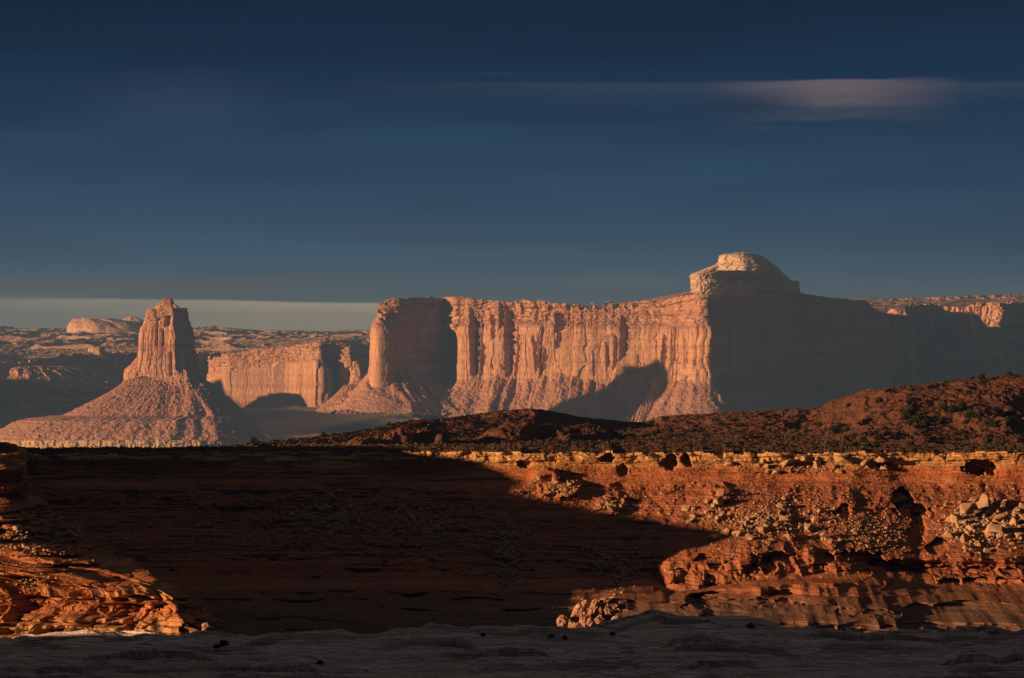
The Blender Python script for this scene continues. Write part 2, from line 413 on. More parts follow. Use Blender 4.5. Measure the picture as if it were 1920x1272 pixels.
# ================================================================== FAR: mesa
def mesa_like(name, ctrl, mats, ds=1.6, rows=(150, 110, 26), dispf=None, rimf=None, spine=None, sm_n=30,
              lean=10.0, smoothp=2, talus_amp=9.0, talus_w=60.0, back_drop=True, seed=1, parent=None, stone=6.0):
    """ctrl rows: px, Y, py_rim, py_cliff_base, py_talus_base, talus_length.  Left to right along the foot.
       Returns cliff, talus and top sheets as children of one thing."""
    pts = [(Wx(a, Y), Y, a, Wz(r, Y), Wz(cb, Y), Wz(tb, Y - 0.8 * L), L) for a, Y, r, cb, tb, L in ctrl]
    s, p = interp_path(pts, ds)
    x = gsm(p[:, 0], smoothp); y = gsm(p[:, 1], smoothp); px = p[:, 2]
    zr, zc, zb, L = (gsm(p[:, i], max(smoothp, 2)) for i in (3, 4, 5, 6))
    if rimf is not None: zr = zr + rimf(s, px)
    nx, ny = normals(gsm(x, 5), gsm(y, 5))
    xs, ys = gsm(x, sm_n), gsm(y, sm_n)
    nxs, nys = normals(xs, ys)
    # cliff sheet, rim to foot
    t = np.linspace(0, 1, rows[0])[:, None]
    Z = zr[None] + (zc - 18 - zr)[None] * t
    S = np.broadcast_to(s[None], Z.shape); PX = np.broadcast_to(px[None], Z.shape)
    Yr = np.broadcast_to(y[None], Z.shape)
    PY = HZ - Z / (K * Yr)
    off = lean * t ** 1.3
    d = dispf(S, Z, PX, PY)
    X = x[None] + nx[None] * (off + d); Y_ = y[None] + ny[None] * (off + d)
    cliff = grid('cliff', X, Y_, Z, mats[0], parent, smooth=False, flip=True)
    top_edge = (X[0], Y_[0], Z[0])
    # talus sheet
    t = np.linspace(0, 1, rows[1])[:, None]
    f = t
    ext = L[None] * f
    gul = ridged(s[None] / talus_w + 0.15 * fbm(s[None] / 40, ext / 40, 2, seed), ext / 260.0, 3, seed + 3)
    hb = talus_amp * (gul - 0.6) * np.minimum(1, f * 2.5 + 0.15)
    prof = f ** 0.85
    zt0 = zc + 10.0 + 13 * fbm(s / 70, s * 0, 3, seed + 8) + 6 * fbm(s / 14, s * 0, 3, seed + 18)
    Z = zt0[None] + (zb - zt0)[None] * prof
    ext2 = lean * 0.7 + 2 + ext
    bl = sst(f, 0.0, 0.35)
    bx = x[None] * (1 - bl) + xs[None] * bl; by = y[None] * (1 - bl) + ys[None] * bl
    ax = nx[None] * (1 - bl) + nxs[None] * bl; ay = ny[None] * (1 - bl) + nys[None] * bl
    Z = Z + hb * 0.8
    st = stones(S[:rows[1]] if S.shape[0] >= rows[1] else np.broadcast_to(s[None], Z.shape), ext * 1.2, stone, seed, 0.30) * stone * 0.75
    st = st + stones(np.broadcast_to(s[None], Z.shape) + 31, ext * 1.2 + 9, stone * 0.45, seed + 3, 0.4) * stone * 0.4
    Z = Z + st * 0.8 + 1.2 * fbm(np.broadcast_to(s[None], Z.shape) / 6, ext / 6, 3, seed + 9)
    ledge = 0.8 * (layers(Z + 2 * fbm(s[None] / 50, Z / 30, 2, 4), 7, 16, seed + 2)[1] - .5)
    X = bx + ax * (ext2 + ledge); Y_ = by + ay * (ext2 + ledge)
    talus = grid('talus_slope', X, Y_, Z, mats[1], parent, smooth=False, flip=True)
    # top
    if spine is not None:
        q = np.array([(Wx(a, Yq), Yq, Wz(r, Yq)) for a, Yq, r in spine])
        fr = np.linspace(0, 1, len(q)); fs = s / s[-1]
        sx, sy, sz = (np.interp(fs, fr, q[:, i]) for i in range(3))
        t = np.linspace(0, 1, rows[2])[:, None] ** 1.6
        X = top_edge[0][None] * (1 - t) + sx[None] * t; Y_ = top_edge[1][None] * (1 - t) + sy[None] * t
        basez = gsm(p[:, 3], 10)
        Z = (basez - 5)[None] * (1 - t) + sz[None] * t + 3 * fbm(X / 40, Y_ / 40, 4, seed + 11) * np.minimum(1, t * 6)
        Z[0] = top_edge[2]
        if rows[2] > 2:
            Z[1] = top_edge[2] * 0.98 + Z[1] * 0.02
        top = grid('mesa_top', X, Y_, Z, mats[2], parent, smooth=False, flip=False)
    return cliff

# dark clefts of the mesa: px0, px1, py0, py1, slope, lean(px per py)
CLEFTS = [(880, 899, 575, 703, 0.9, 0.02), (936, 946, 565, 620, 0.9, 0), (906, 914, 640, 703, 1.0, -0.05), (944, 966, 566, 706, 0.9, 0.02),
          (978, 986, 620, 704, 0.9, -0.12), (1000, 1008, 625, 700, 0.8, 0.1), (1020, 1030, 648, 700, 0.7, -0.08), (1040, 1060, 585, 625, 0.8, 0.03), (1046, 1056, 620, 655, 1.1, -0.1),
          (1062, 1070, 566, 584, 1, 0), (1112, 1117, 655, 705, 0.7, 0.0), (1136, 1143, 640, 700, 0.9, 0.02), (1152, 1160, 625, 695, 1.1, -0.03), (1164, 1180, 590, 678, 1.1, -0.02),
          (1096, 1100, 600, 660, 0.5, 0.05), (1196, 1201, 660, 704, 0.5, 0), (1232, 1236, 620, 700, 0.4, 0),
          (1252, 1262, 625, 700, 1.0, -0.10), (1266, 1272, 620, 700, 1.0, -0.04), (1288, 1294, 625, 695, 0.8, 0.05), (1303, 1308, 620, 700, 0.6, 0.06),
          (978, 984, 566, 590, 1.2, 0), (1004, 1010, 566, 600, 1.2, 0.05), (1030, 1036, 568, 584, 1.2, 0), (1086, 1094, 570, 582, 1.3, 0), (1100, 1106, 570, 582, 1.3, 0),
          (1150, 1160, 568, 580, 1.1, 0), (1186, 1194, 568, 579, 1.1, 0), (920, 928, 585, 640, .7, .08)]

def mesa_disp(S, Z, PX, PY):
    d = np.zeros(S.shape)
    front = sst(PX, 700, 722); edge_l = 1 - 0.6 * (1 - sst(PX, 716, 726))
    low = sst(PY, 606, 616)                     # below: massive fluted wall; above: ledges and slopes
    # upper ledgy slope steps back
    wob = fbm(S / 60, Z / 30, 3, 71)
    d += 5.5 * sst(PY + 4 * wob, 604, 616) * front
    up = blocks(S, Z, 15.0, 2.2, 6.0, 31) * 4.2 + 1.7 * fbm(S / 13, Z / 3.2, 4, 33) + blocks(S, Z, 22.0, 8, 16, 37) * 6.0
    # fluted wall, three scales of slabs, breaking at different heights
    sw = S + 5 * fbm(S / 40, Z / 60, 3, 41)
    fl = 0
    slab = blocks(S + 4 * fbm(S / 30, Z / 25, 2, 3), Z, 55, 28, 60, 57, .4) * 6.0 + 0.6 * fbm(S / 18, Z / 4.5, 4, 58)
    for wd, am, sd in ((58, 7.0, 51), (23, 3.8, 52), (9, 1.4, 53)):
        ci_, dist, e = cell1(sw / wd, sd)
        hb = hsh(ci_, 3, 0, sd) * 110 - 60
        alt = (Z > hb + 8 * fbm(S / 8, Z / 20, 2, sd)).astype(float)
        h0 = hsh(ci_, 1, 0, sd); h1 = hsh(ci_, 2, 0, sd)
        tilt = (hsh(ci_, 5, 0, sd) - 0.35) * 1.5
        fl = fl + am * ((h0 * (1 - alt) + h1 * 0.7 * alt) - tilt * dist - 0.5 * (1 - sst(e, 0, .12)))
    fl = fl * 0.8 + 0.7 * fbm(S / 5, Z / 18, 4, 61)
    smooth_zone = sst(PX, 1035, 1060) * (1 - sst(PX, 1232, 1250)) * 0.82
    fl = fl * (1 - smooth_zone * .85) + slab * (0.3 + 0.8 * smooth_zone)
    d += up * (1 - low) + fl * low
    d += 2.5 * np.exp(-((PY - 614) / 2.0) ** 2) * sst(PX, 1030, 1060)
    # clefts
    for a, b, t0, t1, sl, ln in CLEFTS:
        xx = PX - ln * (PY - t0) + 1.5 * fbm(PY / 12, PX * 0 + a, 2, int(a))
        wv = (b - a) * 0.92
        vert = sst(PY + 3 * fbm(S / 4, Z / 6, 2, 8), t0 - 2, t0 + 4) * (1 - sst(PY, t1 - 6, t1 + 4))
        mid_ = (t0 + t1) / 2
        tap = np.clip(1 - np.abs((PY - mid_) / ((t1 - t0) / 2 + 1)) ** 4, 0, 1) * (0.9 + 0.4 * fbm(PY / 9, PX * 0 + a, 3, int(b)))
        tap = np.where((t1 > 700) & (PY > mid_), np.maximum(tap, .75), tap)
        bb_ = a + (b - a) * np.clip(tap, 0.02, 1.2); aa_ = a + (bb_ - a) * 0.0
        f = np.clip((xx - aa_) / (b - a), 0, 1)
        inside = (xx > aa_) & (xx < bb_ + 1.0)
        prof = np.where(xx < bb_, f, np.clip(f - (xx - bb_) * f, 0, 1))
        d -= np.where(inside, prof * wv * sl * 1.5, 0) * vert
    # the big alcove: its shaded wall runs smooth and runs back from the corner; ledges fill its upper right
    f = sst(PX, 724, 740) * (1 - sst(PX, 858, 864))
    d = d * (1 - 0.72 * f * sst(PY, 574, 584))
    xr = np.interp(PY, [560, 575, 590, 605, 622], [826, 838, 846, 853, 866])
    fill = sst(PX - xr, -3, 4) * (1 - sst(PX, 864, 867)) * (1 - sst(PY, 612, 626))
    d += fill * (16 + 22 * blocks(S, Z, 10, 5, 11, 77) + 7 * fbm(S / 9, Z / 9, 3, 12))
    # the upper left corner is cut away and faces the sun
    cw = 742 + 5 * fbm(Z / 9, Z * 0, 3, 19)
    d -= 42 * np.clip((cw - PX) / 32, 0, 1) * (1 - sst(PY + 6 * fbm(S / 9, Z / 9, 2, 20), 580, 606)) * (1 - 0.5 * hsh(layers(Z, 3, 8, 9)[0], 2))
    # right shaded face: low relief
    f = sst(PX, 1327, 1340)
    d = d * (1 - 0.55 * f)
    return d

def mesa_rim(s, px):
    ci_, sd, e = cell1(px / 14.0, 91)
    castle = sst(px, 955, 975) * (1 - sst(px, 1112, 1120))
    up = (hsh(ci_, 1, 0, 91) > 0.35).astype(float)
    ci2, sd2, e2 = cell1(px / 6.0, 93)
    r = castle * (up * (5 + 4 * hsh(ci_, 2, 0, 91)) + 2.5 * hsh(ci2, 3, 0, 92) - 3.0)
    r = r + (1 - castle) * (hsh(ci2, 4, 0, 92) * 2.6 + 1.6 * hsh(ci_, 5, 0, 92) - 1.5) * (1 - sst(px, 1260, 1300) * 0.6)
    r = r + 7.5 * ((px > 1136) & (px < 1149))
    r = r - 4.0 * ((px > 1118) & (px < 1134))
    return r * sst(px, 705, 740)

mesa = empty('mesa', (Wx(1000, 8400), 8400, Wz(790, 8400)))
tag(mesa, 'long flat-topped mesa of fluted red cliffs with a pale domed summit at its right end', 'mesa')
mesa_like('mesa', [
    (760, 9000, 562, 700, 770, 60), (714, 8640, 585, 700, 772, 60), (707, 8520, 604, 702, 775, 70), (704, 8450, 608, 704, 775, 75),
    (706.5, 8412, 594, 706, 776, 85), (710, 8396, 583, 707, 777, 88), (722, 8405, 567, 709, 778, 90), (738, 8418, 560, 712, 780, 95), (800, 8462, 558.5, 716, 782, 110),
    (863, 8506, 559, 712, 785, 110), (866, 8452, 560, 711, 786, 110), (882, 8448, 561, 710, 788, 110), (902, 8450, 563, 710, 790, 105),
    (935, 8440, 565, 710, 792, 100), (966, 8440, 567, 706, 793, 95), (1000, 8425, 570, 705, 793, 90), (1060, 8412, 574, 706, 793, 85),
    (1110, 8405, 575, 710, 793, 85), (1125, 8404, 578, 712, 793, 85), (1140, 8402, 574, 710, 793, 85), (1184, 8396, 567, 703, 793, 85), (1240, 8384, 563, 702, 794, 90),
    (1280, 8360, 556, 703, 798, 95), (1312, 8330, 553, 705, 800, 100), (1325, 8330, 553, 706, 800, 100), (1334, 8350, 554, 708, 800, 90),
    (1420, 8480, 554, 712, 798, 80), (1510, 8640, 552, 715, 798, 80), (1545, 8700, 557, 715, 798, 80), (1600, 8810, 563, 718, 798, 80),
    (1622, 8860, 564, 720, 798, 80), (1634, 8905, 576, 720, 795, 80), (1648, 8960, 586, 720, 795, 80), (1680, 9080, 590, 720, 795, 70), (1720, 9230, 596, 720, 790, 60)],
    (M['far_cliff'], M['far_talus'], M['far_ledge']), ds=1.15, rows=(190, 120, 26), dispf=mesa_disp, rimf=mesa_rim,
    spine=[(790, 9100, 566), (800, 8750, 563), (900, 8720, 565), (1100, 8720, 578), (1250, 8720, 566), (1400, 8800, 560), (1560, 8920, 563), (1640, 9010, 592), (1720, 9240, 600)],
    seed=21, parent=mesa, lean=5.0, talus_w=70.0, talus_amp=11.0)

def stack(name, levels, shape, Y0, depth, mat, parent, dispf=None, n=400, rows=160, seed=1, smooth=False, cap=True, sharp=0):
    """closed landform: levels (py, px_left, px_right) give its outline at distance Y0; shape is the unit plan
       (x -1..1, y -1 near .. 1 far); depth in metres per metre of half width"""
    lv = np.array(levels, float)
    sh = np.array(shape + [shape[0]], float)
    d = np.concatenate([[0], np.cumsum(np.hypot(*(np.diff(sh, axis=0).T)))])
    a = np.linspace(0, d[-1], n, endpoint=False)
    ux = np.interp(a, d, sh[:, 0]); uy = np.interp(a, d, sh[:, 1])
    if sharp >= 0:
        m_ = 6
        k_ = np.exp(-0.5 * (np.arange(-18, 19) / m_) ** 2); k_ /= k_.sum()
        ux = np.convolve(np.concatenate([ux[-18:], ux, ux[:18]]), k_, 'valid'); uy = np.convolve(np.concatenate([uy[-18:], uy, uy[:18]]), k_, 'valid')
        ux = ux / np.abs(ux).max()
    py = np.linspace(lv[0, 0], lv[-1, 0], rows)
    xl = np.interp(py, lv[:, 0], lv[:, 1]); xr = np.interp(py, lv[:, 0], lv[:, 2])
    z = Wz(py, Y0)
    c_ = (Wx(xl, Y0) + Wx(xr, Y0)) / 2; h = (Wx(xr, Y0) - Wx(xl, Y0)) / 2
    X = c_[:, None] + h[:, None] * ux[None]; Y_ = Y0 + h[:, None] * uy[None] * depth
    Z = np.broadcast_to(z[:, None], X.shape).copy()
    dx = np.roll(ux, -1) - np.roll(ux, 1); dy = (np.roll(uy, -1) - np.roll(uy, 1)) * depth; L = np.hypot(dx, dy)
    nx, ny = dy / L, -dx / L
    if (nx * ux + ny * uy).mean() < 0: nx, ny = -nx, -ny
    q = np.linspace(0, 2 * math.pi, n, endpoint=False)
    per = np.concatenate([[0], np.cumsum(np.hypot(np.diff(ux), np.diff(uy) * depth))]) * h.mean()
    S = np.broadcast_to(per[None], X.shape)
    if dispf is not None:
        D, DZ = dispf(S, Z, HZ - Z / (K * Y0), X / (K * Y_) + 960, h[:, None])
        X = X + nx[None] * D; Y_ = Y_ + ny[None] * D; Z = Z + DZ
    if cap:
        rr = np.array([0.66, 0.33, 0.02])[:, None]
        cx, cy = X[0].mean(), Y_[0].mean()
        tx = cx + (X[0][None] - cx) * rr[::-1]; ty = cy + (Y_[0][None] - cy) * rr[::-1]
        tz = Z[0][None] * rr[::-1] + (Z[0].mean() + 1.0) * (1 - rr[::-1])
        X = np.vstack([tx, X]); Y_ = np.vstack([ty, Y_]); Z = np.vstack([tz, Z])
    return grid(name, X, Y_, Z, mat, parent, wrap=True, smooth=smooth, flip=True)

# summit of the mesa: pale prow and dome, its long side turned from the sun
PROW = [(-1, -.30), (-.86, -.42), (-.62, -.36), (1.0, .75), (.8, 1.0), (-.6, .5), (-.97, .0)]
def summit_disp(S, Z, PY, PX, h):
    b = blocks(S, Z, 7.0, 2.5, 6.0, 131) * 4.2 + 1.2 * fbm(S / 6, Z / 4, 4, 133)
    _, e_, e = cell1((S + 3 * fbm(S / 20, Z / 10, 2, 3)) / 15, 5)
    D = b * (0.35 + 0.65 * sst(PY, 492, 510)) - 1.8 * (1 - sst(e, 0, .25))
    return D, 0.8 * fbm(S / 12, Z / 5, 3, 7)
stack('summit_dome', [(474, 1384, 1392), (475, 1370, 1402), (476.5, 1358, 1412), (479.5, 1350, 1424), (485, 1348, 1438), (492, 1347, 1446), (500, 1340, 1458), (508, 1336, 1462)],
      [(-1, -.1), (-.8, -.6), (-.1, -1), (.35, -.75), (1, .2), (.6, 1), (-.6, .9)], 8490, .8, M['pale_cap'], mesa,
      lambda S, Z, PY, PX, h: (1.2 * blocks(S, Z, 14, 3, 7, 5) + 1.6 * fbm(S / 16, Z / 5, 4, 5) - 2.5 * np.exp(-((fbm(S / 22, Z / 14, 2, 9)) / .06) ** 2), 0.8 * fbm(S / 12, Z / 5, 3, 7)), n=420, rows=70)
stack('summit_base', [(484, 1352, 1430), (490, 1349, 1442), (498, 1340, 1456), (503, 1326, 1464), (509, 1312, 1470),
                      (514, 1299, 1476), (518, 1297, 1480), (524, 1297, 1486), (526, 1297, 1502), (534, 1297, 1504), (545, 1298, 1504), (549, 1293, 1508), (560, 1280, 1530)],
      PROW, 8500, 1.15, M['pale_cap'], mesa, summit_disp, n=520, rows=130)
stack('summit_skirt', [(545, 1296, 1490), (548, 1290, 1506), (551, 1272, 1522), (555, 1250, 1545), (560, 1225, 1575), (566, 1200, 1590), (575, 1190, 1600)], PROW, 8500, 1.0, M['far_talus'], mesa,
      lambda S, Z, PY, PX, h: (stones(S, Z * 3, 7, 9, .4) * 4 + 1.5 * fbm(S / 8, Z / 3, 3, 3), 0 * S), n=400, rows=40)

# ================================================================== FAR: butte with tower on the left
BY = 8000
butte = empty('butte', (Wx(315, BY), BY, Wz(842, BY)))
tag(butte, 'lone sandstone butte, a fluted tower on a wide cone of broken rock', 'butte')
ROUND = [(math.cos(a), math.sin(a)) for a in np.linspace(-math.pi, math.pi, 48, endpoint=False)]
TOWER_PLAN = [(-1, .1), (-.93, -.5), (-.45, -.85), (.60, -1.0), (.72, -.85), (1.0, .35), (.8, .9), (-.5, 1.0)]
def tower_disp(S, Z, PY, PX, h):
    sw = S + 2.0 * fbm(S / 14, Z / 40, 3, 141)
    fl = 0
    for wd, am, sd in ((21, 6.0, 151), (9, 3.2, 152), (4.5, 1.3, 153)):
        ci_, dist, e = cell1(sw / wd, sd)
        hb = hsh(ci_, 3, 0, sd) * 130 - 75
        alt = (Z > hb + 5 * fbm(S / 5, Z / 12, 2, sd)).astype(float)
        tilt = (hsh(ci_, 5, 0, sd) - 0.4) * 1.5
        fl = fl + am * (hsh(ci_, 1, 0, sd) * (1 - alt) + hsh(ci_, 2, 0, sd) * 0.55 * alt - tilt * dist - 0.6 * (1 - sst(e, 0, .12)))
    upper = 1 - sst(PY, 600, 616)
    low = sst(PY, 690, 706)
    b = blocks(S, Z, 9, 4, 9, 161) * 4.0 + fbm(S / 6, Z / 5, 3, 5)
    D = fl * (1 - upper * .75) * (1 - low * .7) + b * (upper + low * .6) - 2.0 + 0.7 * fbm(S / 4, Z / 9, 4, 6) - 2.2 * upper
    for a, b_, t0, t1, dp in ((309, 320, 590, 612, 9), (303, 309, 618, 648, 8), (327, 343, 578, 612, 10), (318, 325, 660, 705, 6), (292, 297, 600, 650, 4)):
        D = D - dp * np.exp(-(((PX - (a + b_) / 2) / ((b_ - a) / 2)) ** 4)) * sst(PY, t0 - 3, t0 + 3) * (1 - sst(PY, t1 - 3, t1 + 3)) * (S * 0 + 1)
    return D * np.minimum(1, h / 12.0), 0 * S
stack('tower', [(578, 276, 351), (582, 275, 352), (589, 273, 354), (609, 271, 356), (620, 267, 359), (634, 266, 362), (663, 265, 364), (680, 262, 366), (692, 260, 367),
                (698, 259, 373), (716, 257, 379), (730, 255, 390)],
      TOWER_PLAN, BY, 0.85, M['far_cliff'], butte, tower_disp, n=620, rows=210)
stack('buttress', [(662, 262, 272), (668, 258, 284), (676, 254, 296), (684, 246, 306), (692, 237, 312), (699, 234, 316), (717, 231, 322), (730, 226, 330)],
      TOWER_PLAN, BY - 3, 0.75, M['far_cliff'], butte, lambda S, Z, PY, PX, h: (blocks(S, Z, 7, 5, 12, 165) * 4 + 1.5 * fbm(S / 5, Z / 14, 4, 3) - 1.5, 0 * S), n=340, rows=90)
# the broken summit of the tower: a stepped cluster of blocks
def crag_disp(S, Z, PY, PX, h):
    return blocks(S, Z, 5, 3, 6, 171) * 3.0 - 1.5 + 0.8 * fbm(S / 3, Z / 3, 3, 7), 0 * S
stack('summit_crag', [(560, 308, 322), (562, 305, 324), (567, 300, 326), (573, 293, 327), (578, 287, 332), (592, 282, 340)], TOWER_PLAN, BY - 8, .8, M['far_cliff'], butte, crag_disp, n=260, rows=60)
stack('summit_crag', [(571, 322, 328), (576, 318, 336), (592, 314, 342)], TOWER_PLAN, BY - 14, .8, M['far_cliff'], butte, crag_disp, n=160, rows=40)
stack('summit_crag', [(580, 277, 290), (586, 274, 296), (600, 272, 300)], TOWER_PLAN, BY - 18, .8, M['far_cliff'], butte, crag_disp, n=160, rows=40)
CONE_PLAN = [(math.copysign(abs(math.cos(a)) ** .72, math.cos(a)), math.copysign(abs(math.sin(a)) ** .72, math.sin(a))) for a in np.linspace(-math.pi, math.pi, 96, endpoint=False)]
def cone_disp(S, Z, PY, PX, h):
    ang = S
    g = ridged(ang / 55, Z / 200, 3, 181) - 0.6
    right = sst(PX, 300, 380)
    D = g * (4 + 4 * right) * np.clip((PY - 705) / 60, 0, 1)
    st = stones(S, Z * 1.4, 6.0, 183, 0.14 + .16 * right) * 4.5 + stones(S + 9, Z * 1.4, 3.0, 184, .35) * 2.4
    k_, f = layers(Z + 3 * fbm(S / 50, Z / 30, 3, 6), 9, 20, 12)
    led = (f - .5) * 2.6 * hsh(k_, 1) 
    st = st * .7
    D = D + led + st * 0.7 + 1.5 * fbm(S / 7, Z / 5, 5, 185, .6) + 1.5 * right * blocks(S, Z, 12, 6, 12, 186)
    return D, st * 0.6
stack('talus_cone', [(700, 262, 372), (713, 233, 382), (722, 228, 396), (735, 206, 410), (745, 188, 420), (757, 164, 432), (768, 142, 444), (779, 118, 455), (784, 60, 462), (788, 35, 466), (797, 18, 474),
                     (808, -4, 482), (824, -30, 492)], CONE_PLAN, BY, 0.62, M['far_talus'], butte, cone_disp, n=1100, rows=230, cap=False)
def bandd(S, Z, PY, PX, h):
    k_, f = layers(Z + 1.5 * fbm(S / 20, Z / 9, 2, 3), 4, 9, 5)
    D = blocks(S, Z, 14, 4, 9, 191) * 4 + 2.2 * fbm(S / 16, Z / 30, 4, 193) + 1.0 * fbm(S / 4, Z / 5, 3, 8)
    return D, 0 * S
stack('cliff_band', [(822, -26, 490), (823, -34, 494), (841, -38, 496), (846, -46, 500), (862, -120, 560)], CONE_PLAN, BY, 0.62, M['pale_band'], butte, bandd, n=1100, rows=60, cap=False)

# ================================================================== FAR: background cliffs
def bgl_disp(S, Z, PX, PY):
    up = blocks(S, Z, 20, 3, 8, 231) * 6 + 2.2 * fbm(S / 14, Z / 4, 4, 233)
    sw = S + 4 * fbm(S / 30, Z / 60, 3, 241)
    fl = 0
    for wd, am, sd in ((40, 7.0, 251), (15, 3.0, 252), (6, 1.2, 253)):
        ci_, dist, e = cell1(sw / wd, sd)
        fl = fl + am * (hsh(ci_, 1, 0, sd) - (hsh(ci_, 5, 0, sd) - .35) * 1.4 * dist - .5 * (1 - sst(e, 0, .1)))
    smooth_ = 1 - 0.75 * (1 - sst(PX, 556, 566)) * sst(PX, 380, 400)
    low = sst(PY + 5 * fbm(S / 40, Z / 20, 2, 2), np.interp(PX, [380, 450, 560, 700], [700, 690, 672, 668]), np.interp(PX, [380, 450, 560, 700], [708, 698, 680, 676]))
    d = up * (1 - low) + (fl * smooth_ + 6) * low
    for a, b, t0, t1, sl in ((604, 634, 672, 752, 1.0), (598, 614, 640, 690, .8), (642, 652, 690, 752, .9), (660, 672, 640, 700, .9), (668, 700, 640, 704, .8)):
        f = np.clip((PX - a) / (b - a), 0, 1)
        d -= np.where((PX > a) & (PX < b + 1.5), f * (b - a) * sl, 0) * sst(PY, t0 - 3, t0 + 4) * (1 - sst(PY, t1 - 5, t1 + 5))
    return d
def rough_rim(a, w_):
    return lambda s, px: a * (hsh(np.floor(s / w_), 1, 0, 5) - .5) + a * fbm(s / 25, s * 0, 3, 6)
bg = empty('cliff', (Wx(520, 9500), 9500, Wz(775, 9500)))
tag(bg, 'sunlit orange background cliffs between the butte and the mesa', 'cliff')
mesa_like('bgm', [(385, 10300, 668, 760, 775, 40), (392, 9900, 666, 760, 775, 40), (398, 9560, 674, 765, 775, 20), (430, 9520, 662, 768, 775, 20), (480, 9510, 656, 768, 775, 20), (540, 9500, 652, 768, 776, 25),
    (590, 9470, 643, 768, 778, 30), (604, 9460, 644, 765, 778, 40), (622, 9490, 648, 740, 780, 70), (655, 9480, 650, 727, 784, 90), (675, 9520, 660, 725, 784, 90), (700, 9600, 664, 722, 784, 80), (760, 9900, 640, 720, 780, 60)],
    (M['far_cliff'], M['far_talus'], M['slick_far']), ds=1.6, rows=(120, 60, 50), dispf=bgl_disp, rimf=rough_rim(3.5, 9), smoothp=2,
    spine=[(385, 10400, 664), (450, 10300, 640), (560, 10300, 634), (650, 10300, 630), (760, 10400, 628)], seed=231, parent=bg)
tower_r = stack('rock_fin', [(678, 664, 672), (684, 662, 676), (700, 660, 680), (722, 654, 684), (740, 648, 690)], TOWER_PLAN, 9180, 1.2, M['far_cliff'], bg,
                lambda S, Z, PY, PX, h: (blocks(S, Z, 9, 4, 9, 5) * 5 - 2, 0 * S), n=200, rows=60)
stack('talus_cone', [(722, 652, 672), (728, 645, 684), (740, 632, 698), (755, 615, 712), (768, 598, 728), (778, 580, 745), (790, 560, 770)], ROUND, 9160, .8, M['far_talus'], bg,
      lambda S, Z, PY, PX, h: (3 * ridged(S / 22, Z / 80, 3, 5) + stones(S, Z * 1.4, 5, 3, .35) * 4, 0 * S), n=420, rows=90)

def bgl2_disp(S, Z, PX, PY):
    return blocks(S, Z, 14, 4, 11, 331) * 9 + 4 * fbm(S / 14, Z / 9, 4, 333) + 8 * fbm(S / 60, Z / 60, 3, 335) + 5 * sst(PY, 690, 700)
bl = empty('cliff', (Wx(120, 9500), 9500, Wz(790, 9500)))
tag(bl, 'broken shadowed cliffs left of the butte, only their rims catching the sun', 'cliff')
mesa_like('bgl', [(-400, 9350, 672, 770, 800, 60), (-40, 9330, 672, 770, 800, 60), (8, 9330, 683, 770, 800, 60), (40, 9420, 680, 765, 800, 60), (120, 9560, 668, 765, 790, 60), (150, 9600, 662, 765, 790, 60),
    (170, 9640, 660, 765, 790, 50), (200, 9680, 660, 765, 785, 50), (270, 9700, 660, 765, 785, 50), (330, 9720, 660, 765, 785, 50), (390, 9760, 662, 765, 785, 50), (420, 10100, 660, 765, 780, 50)],
    (M['far_cliff'], M['far_talus'], M['slick_far']), ds=2.0, rows=(100, 40, 40), dispf=bgl2_disp, rimf=rough_rim(5, 14), smoothp=3,
    spine=[(-400, 10300, 640), (0, 10300, 642), (150, 10300, 645), (300, 10300, 645), (430, 10400, 645)], seed=331, parent=bl)
prom = empty('cliff', (Wx(60, 9200), 9200, Wz(800, 9200)))
tag(prom, 'low cliff headland at the left edge with a sunlit prow above dark slopes', 'cliff')
stack('headland', [(688, 40, 120), (692, 26, 150), (700, 22, 190), (722, 14, 230), (735, 11, 240), (760, 9, 260), (800, -20, 300), (830, -60, 340)],
      [(-1, -.2), (-.9, -.45), (-.55, -.4), (1.0, .5), (.8, 1.0), (-.6, .7), (-.97, .3)], 9250, .9, M['far_cliff'], prom,
      lambda S, Z, PY, PX, h: (blocks(S, Z, 14, 5, 12, 341) * 9 + 5 * fbm(S / 16, Z / 12, 4, 5) - 3, 2 * fbm(S / 20, Z, 2, 4)), n=420, rows=110)
stack('rock_block', [(651, 168, 192), (654, 167, 196), (666, 166, 198), (672, 160, 204)], TOWER_PLAN, 9640, 1, M['pale_band'], bl,
      lambda S, Z, PY, PX, h: (blocks(S, Z, 6, 4, 9, 5) * 5 - 2, 0 * S), n=120, rows=40)

# rolling slickrock plateau behind
def plateau(name, px0, px1, Y0, Y1, f, mat, nx_=700, ny_=260, label=None):
    yy = np.linspace(0, 1, ny_)[:, None] ** 1.2 * (Y1 - Y0) + Y0
    pp = np.linspace(px0, px1, nx_)[None]
    Y_ = np.broadcast_to(yy, (ny_, nx_)); PX = np.broadcast_to(pp, Y_.shape)
    X = (PX - 960) * K * Y_
    Z = f(X, Y_, PX)
    return grid(name, X, Y_, Z, mat, smooth=False, flip=False)
def plf(X, Y, PX):
    pyb = np.interp(Y, [10000, 10400, 11200, 12500, 14500], [655, 645, 634, 624, 622])
    pyb = pyb + np.interp(PX, [-300, 350, 400, 480, 600, 700, 800], [-1, -1, -5, 3, 4, 3, 3]) * sst(Y, 10400, 12000)
    z = Wz(pyb, Y)
    dome = np.abs(fbm(X / 170, Y / 420, 3, 411))
    z = z + 32 * (0.45 - np.abs(fbm(X / 150, Y / 380, 2, 411))) + 5 * (0.4 - np.abs(fbm(X / 45, Y / 150, 2, 415))) + 1.0 * fbm(X / 14, Y / 40, 4, 412) - 6
    z = z - 45 * sst(Y, 14200, 14500)
    return np.where(Y < 10050, z - 60, z)
plat = plateau('terrain', -500, 1000, 10000, 14500, plf, M['slick_far'], 1100, 420)
tag(plat, kind='structure')
